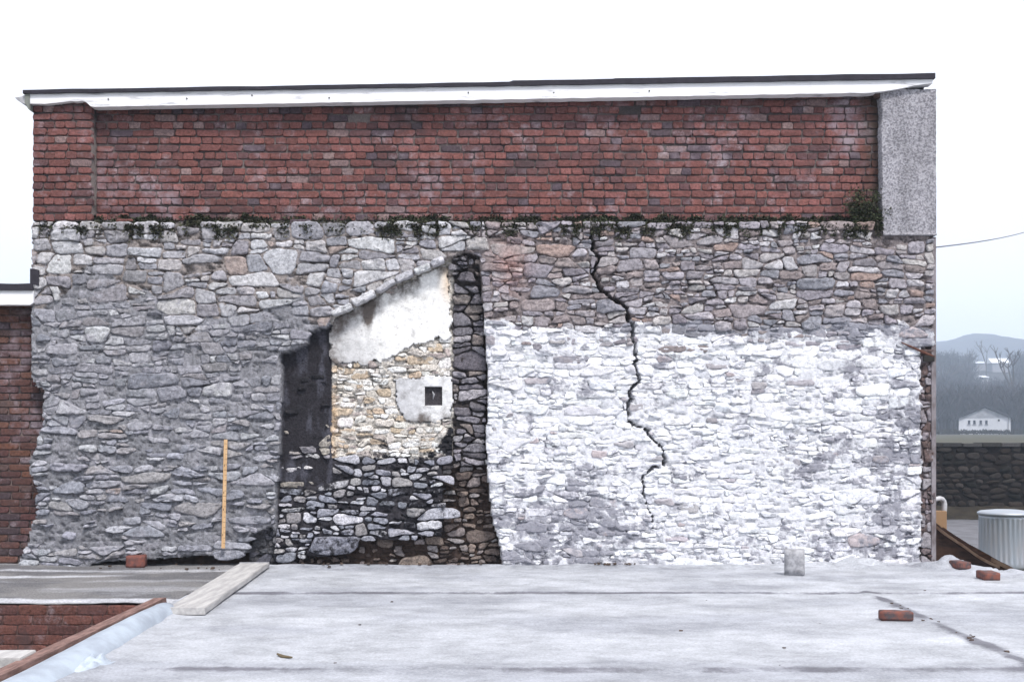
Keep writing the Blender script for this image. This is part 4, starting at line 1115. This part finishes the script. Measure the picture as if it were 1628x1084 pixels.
FPAL = [(.022,.016,.013),(.015,.011,.010),(.028,.021,.017),(.009,.008,.007),(.022,.018,.016),(.04,.034,.031)]
mbr = MB()
FLV = []
for q in range(20):
    base = jit(FPAL[q % 6], .2); poly = chaikin(chaikin([(U(-20, -15), U(-7, -3)), (U(-4, 4), U(-9, -6)), (U(14, 20), U(-8, -4)), (U(15, 21), U(3, 8)), (U(-3, 3), U(6, 9)), (U(-20, -14), U(4, 8))], .15), .2)
    FLV.append(lump(poly, 7, .12, lambda X, Y: (*base, .34), 10, rag=2, rough=.5))
FME = [mesh('stone', a, b, M['soot'], c) for a, b, c in FLV]
while y > -1.25:
    hh = U(.13, .26); x = -6 + U(0, .4)
    while x < 72:
        ww = U(.22, .6)
        q = random.randrange(20); sx, sz = ww * S / 40, hh * S / 17 * 1.05
        if 14.2 < x < 19.3 and cnt < 300:
            o = obj('stone', FME[q], fwall); o.location = Vector((x + ww / 2, FW + .06, y - hh / 2)) - FB; o.scale = (sx, U(.8, 2.2), sz * U(.8, 1.15)); o.rotation_euler.y = random.gauss(0, .12); o.location.z += U(-.05, .05); cnt += 1
        else:
            Vv, Ff, Cc = FLV[q]; mbr.add([(v[0] * sx + x + ww / 2, v[1] * 1.3 + FW + .06, v[2] * sz + y - hh / 2) for v in Vv], Ff, Cc)
        x += ww
    y -= hh * .98
o = obj('more_stones', mesh('more_stones', mbr.V, mbr.F, M['soot'], mbr.C), fwall); o.location = -FB; o['kind'] = 'stuff'
mb = MB()
for x in np.arange(-8, 78, .62): mb.box(x, x + .6, FW - .05 + U(-.04, .04), FW + .7, top_z - .04, top_z + U(.03, .10), jit((.06, .058, .058), .5) + (.2,))
o = mb.build('coping', M['soot'], fwall, bev=.015); o.location = -FB; o['kind'] = 'stuff'
# field rising gently to the house and the wooded slope behind
HOU = 239.0
def land(x, y):
    z = top_z - .02 + (cam_z - top_z - .9) * sm(40, 150, y) * 0 + .0 
    if y > 60: z += .35 * sm(60, 235, y)
    if y > 258: z += 33 * sm(255, 640, y) * (1 + .10 * nz(x * .006, 2)) + 3 * nz(x * .02, y * .02) * sm(270, 340, y)
    if y > 640: z -= 15 * sm(640, 800, y)
    if y > 760:
        prof = float(np.interp(x, [-600, 300, 441, 470, 480, 499, 504, 515, 527, 700, 1500], [70, 84, 94, 102, 106, 105, 100, 96, 97, 90, 70]))
        z += (prof - 20) * sm(780, 1180, y) + 5 * nz(x * .012, y * .012, 4)
    return z
V = []; F = []; gy = np.concatenate([np.arange(FW + .5, 60, 4), np.arange(60, 300, 10), np.arange(300, 900, 15), np.arange(900, 1500, 25)]); gx = np.arange(-500, 1500, 20.0)
C = []
for y in gy:
    for x in gx:
        V.append((x, y, land(x, y)))
        C.append(mixc((.062, .062, .047), (.045, .044, .05), sm(150, 262, y)))
n = len(gx)
for r in range(len(gy) - 1):
    for q in range(n - 1): a = r * n + q; F.append((a, a + 1, a + n + 1, a + n))
o = obj('hillside', mesh('hillside', V, F, attrmat('hillside_cover', .95, fine=.06, lo=.7, hi=1.25), C)); o['kind'] = 'structure'
# white house with low gable
hk = (DIST + HOU) / DIST / S
hx0, hx1 = at(1536, 690, HOU).x, at(1618, 690, HOU).x; hz0 = land((hx0+hx1)/2, HOU) - .3
eave = cam_z + (HZ - 664) * hk; peak = cam_z + (HZ - 646.5) * hk; hm = (hx0 + hx1) / 2
hs = empty('white_house', (hm, HOU + 4, hz0)); HB = Vector(hs.location); tag(hs, 'white bungalow with low grey gable roof below the wooded hill', 'house')
def hpart(mb, name, mat, parent=None): o = mb.build(name, mat, parent or hs); o.location = -HB if not parent else (0, 0, 0); return o
mb = MB(); V = [(hx0, HOU, hz0), (hx1, HOU, hz0), (hx1, HOU, eave), (hm, HOU, peak - .25), (hx0, HOU, eave)]
mb.add(V + [(x, HOU + 11, z) for x, y, z in V], [(0,1,2,3,4), (9,8,7,6,5), (0,5,6,1), (1,6,7,2), (4,9,5,0), (2,7,8,3), (3,8,9,4)])
hw_ = hpart(mb, 'wall', simple('white_render', (.58, .59, .62), .8, scale=.5, col2=(.50, .51, .54), bump=0))
mb = MB()
V = [(hx0, HOU - .06, eave), (hx1, HOU - .06, eave), (hm, HOU - .06, peak - .3)]; mb.add(V + [(x, HOU - .01, z) for x, y, z in V], [(0, 1, 2), (5, 4, 3), (0, 3, 4, 1), (1, 4, 5, 2), (2, 5, 3, 0)])
hpart(mb, 'gable_cladding', simple('grey_cladding', (.36, .37, .40), .8, scale=.5, bump=0))
mb = MB()
for s in (-1, 1):
    ex = hm + s * (hx1 - hm + .5)
    dz = (peak - eave) * .5 / (hx1 - hm)
    V = [(hm, HOU - .5, peak), (ex, HOU - .5, eave - dz), (ex, HOU + 11.5, eave - dz), (hm, HOU + 11.5, peak)]
    mb.add(V + [(x, y, z + .5) for x, y, z in V], [(0,1,2,3), (7,6,5,4), (0,4,5,1), (1,5,6,2), (2,6,7,3), (3,7,4,0)])
hpart(mb, 'roof', simple('slate_roof', (.035, .036, .045), .7, scale=.6, bump=0))
for px in (1552.5, 1561, 1571, 1580):
    wx = at(px, 671, HOU).x; wz = cam_z + (HZ - 671) * hk
    mb = MB(); mb.box(wx - .26, wx + .26, HOU - .05, HOU + .05, wz - .42, wz + .42); wn = hpart(mb, 'window', simple('dark_pane', (.035, .04, .055), .2, bump=0))
    mb = MB(); mb.box(wx - .42, wx + .42, HOU - .12, HOU - .02, wz - .58, wz - .46); hpart(mb, 'sill', M['block'], wn)
mb = MB(); wx = at(1599.5, 668, HOU).x; wz = cam_z + (HZ - 668) * hk; mb.box(wx - .2, wx + .2, HOU - .05, HOU + .05, wz - .2, wz + .2); hpart(mb, 'vent', M['ink'])
mb = MB(); mb.tube([(hx1 - .5, HOU - .1, hz0), (hx1 - .5, HOU - .1, eave)], .1, 6); hpart(mb, 'downpipe', M['sidewall'])
hs.rotation_euler.z = R(-22); hs.scale = (.93, 1, 1)
# far white roofs half-hidden up the slope
def far_house(label, px0, px1, py, Y, h, col):
    a, b = at(px0, py, Y), at(px1, py, Y); t = empty('distant_house', ((a.x + b.x) / 2, Y + 4, a.z - 6)); T = Vector(t.location)
    mb = MB(); mb.box(a.x, b.x, Y, Y + 8, a.z - 7, a.z); o = mb.build('wall', simple('far_wall', (.30, .30, .33), .8, bump=0), t); o.location = -T
    mb = MB(); mb.add([(a.x - .5, Y - .5, a.z), (b.x + .5, Y - .5, a.z), (b.x + .5, Y + 4, a.z + h), (a.x - .5, Y + 4, a.z + h), (a.x - .5, Y + 8.5, a.z), (b.x + .5, Y + 8.5, a.z)], [(0, 1, 2, 3), (3, 2, 5, 4), (0, 3, 4), (1, 5, 2), (0, 4, 5, 1)])
    o = mb.build('roof', simple('far_roof', col, .5, bump=0), t); o.location = -T; tag(t, label, 'house', 'houses far up the hillside')
far_house('long white-roofed house on the skyline of the wooded slope', 1578, 1604, 577, 560, 2.6, (.85, .86, .88))
far_house('low pale house left of the long white-roofed one on the slope', 1553, 1576, 577.5, 572, 1.2, (.55, .58, .64))
far_house('tiny pale house among the trees on the middle of the slope', 1562, 1571, 600, 470, 1.0, (.62, .64, .70))
# bare winter trees
def bare_tree(h, seed, nb_=46):
    rn = random.Random(seed); segs = []
    th = h * rn.uniform(.28, .4); segs.append(((0, 0, -1.5), (rn.uniform(-.2, .2), 0, th), h * .022, h * .016)); tips = [(Vector((0, 0, th)), h * .6, h * .014, Vector((0, 0, 1)))]
    out = []
    for lv in range(3):
        new = []
        for p, L, r, dv in tips:
            for b in range(4 if lv == 0 else 3):
                nd = (dv + Vector((rn.gauss(0, .5), rn.gauss(0, .5), rn.uniform(0, .3)))).normalized()
                l = L * rn.uniform(.45, .75); e = p + nd * l; segs.append((tuple(p), tuple(e), r, r * .55)); new.append((e, l * .8, r * .6, nd))
        tips = new
    return segs
def tree_geo(segs, col, sides=3):
    V = []; F = []; C = []
    for a, b, r0, r1 in segs:
        a, b = Vector(a), Vector(b); t = (b - a).normalized(); u = t.orthogonal().normalized(); v = t.cross(u); n = len(V)
        for p, r in ((a, r0), (b, r1)):
            for k in range(sides): an = 6.2832 * k / sides; V.append(tuple(p + (u * math.cos(an) + v * math.sin(an)) * r)); C.append(col)
        for k in range(sides): F.append((n + k, n + (k + 1) % sides, n + sides + (k + 1) % sides, n + sides + k))
    return V, F, C
TV = []
for q in range(6):
    V_, F_, C_ = tree_geo(bare_tree(9, q), (.1, .09, .09)); TV.append((np.array(V_), F_))
mbV = []; mbF = []; mbC = []; base = 0
for q in range(4000):
    Y = U(262, 660) if q % 9 else U(250, 275); kx = (Y + DIST) / DIST
    x = WX(U(1400, 1700) if q < 2300 else U(1100, 2600)) * kx
    if hx0 - 3 < x < hx1 + 3 and Y < 256: continue
    if 1546 < 814 + x / kx * S < 1610 and Y > 425: continue
    if 1558 < 814 + x / kx * S < 1575 and Y > 400: continue
    V_, F_ = TV[q % 6]; s = U(.7, 1.3); an = U(0, 6.28); cs, sn = math.cos(an) * s, math.sin(an) * s
    W_ = np.stack([V_[:, 0] * cs - V_[:, 1] * sn + x, V_[:, 0] * sn + V_[:, 1] * cs + Y, V_[:, 2] * s + land(x, Y)], 1)
    mbV.append(W_); mbF += [tuple(i + base for i in f) for f in F_]; base += len(V_)
    c = jit(random.choice(((.040, .038, .046), (.055, .052, .060), (.032, .034, .042), (.048, .044, .050))), .25); mbC += [c] * len(V_)
wd_ = obj('woodland', mesh('woodland', np.concatenate(mbV), mbF, M['twig'], mbC, False)); tag(wd_, 'hazy bare winter woodland covering the hillside behind the white house', 'woodland', kind='stuff')
# hedge in front of the house
V = []; F = []; C = []
for q in range(20000):
    x = U(hx0 - 70, hx1 + 60); Y = HOU - 14 + U(-1, 1); hh = .7 + .5 * nz(x * .25, 3) + .5 * nz(x * 1.1, 8)
    z = land(x, Y) + U(0, 1) * hh; s = U(.12, .35); a = U(0, 6.28); n = len(V)
    dx, dy, dz = math.cos(a) * s, math.sin(a) * s, U(-.3, .6) * s
    V += [(x, Y, z), (x + dx, Y + dy, z + dz), (x + dx * .5, Y + dy * .5, z + dz + s)]; F.append((n, n+1, n+2)); C += [jit((.035, .034, .03), .3)] * 3
hd = obj('hedge', mesh('hedge', V, F, M['twig'], C, False)); tag(hd, 'low dark hedge in front of the white house', 'hedge')
for i, (px, Y, h, lab) in enumerate(((1612, 330, 26, 'tall bare tree at the right edge above the white house'), (1492, 420, 16, 'bare tree on the slope just right of the wall'), (1540, 500, 15, 'slim bare tree on the skyline left of the distant houses'), (1568, 520, 17, 'bare tree standing before the far white roofs'), (1532, 268, 9, 'bare tree behind the left end of the white house'))):
    x = WX(px) * (Y + DIST) / DIST; t = empty('bare_tree', (x, Y, land(x, Y))); tag(t, lab, 'tree', 'single bare trees on the hillside')
    sg = bare_tree(h, 70 + i); V_, F_, C_ = tree_geo(sg[:5], (.075, .065, .062), 5); obj('trunk', mesh('trunk', V_, F_, M['twig'], C_), t)
    V_, F_, C_ = tree_geo(sg[5:], (.085, .072, .07)); obj('crown', mesh('crown', V_, F_, M['twig'], C_), t)

# ------------------------------------------------------------------ haze: one closed box of air round everything
mb = MB(); mb.box(-1650, 1650, -1650, 1650, -2.6, 150)
hz = mb.build('haze', None)
hz.data.materials.clear()
hm_ = bpy.data.materials.new('haze_air'); hm_.use_nodes = True; nt = hm_.node_tree
for n_ in list(nt.nodes):
    if n_.type != 'OUTPUT_MATERIAL': nt.nodes.remove(n_)
pv = nt.nodes.new('ShaderNodeVolumePrincipled'); pv.inputs['Density'].default_value = .0008; pv.inputs['Color'].default_value = (.70, .83, 1.0, 1); pv.inputs['Anisotropy'].default_value = 0.0
nt.links.new(pv.outputs[0], [n_ for n_ in nt.nodes if n_.type == 'OUTPUT_MATERIAL'][0].inputs['Volume'])
hz.data.materials.append(hm_); tag(hz, 'pale blue haze in the air over the valley', 'haze', kind='stuff')
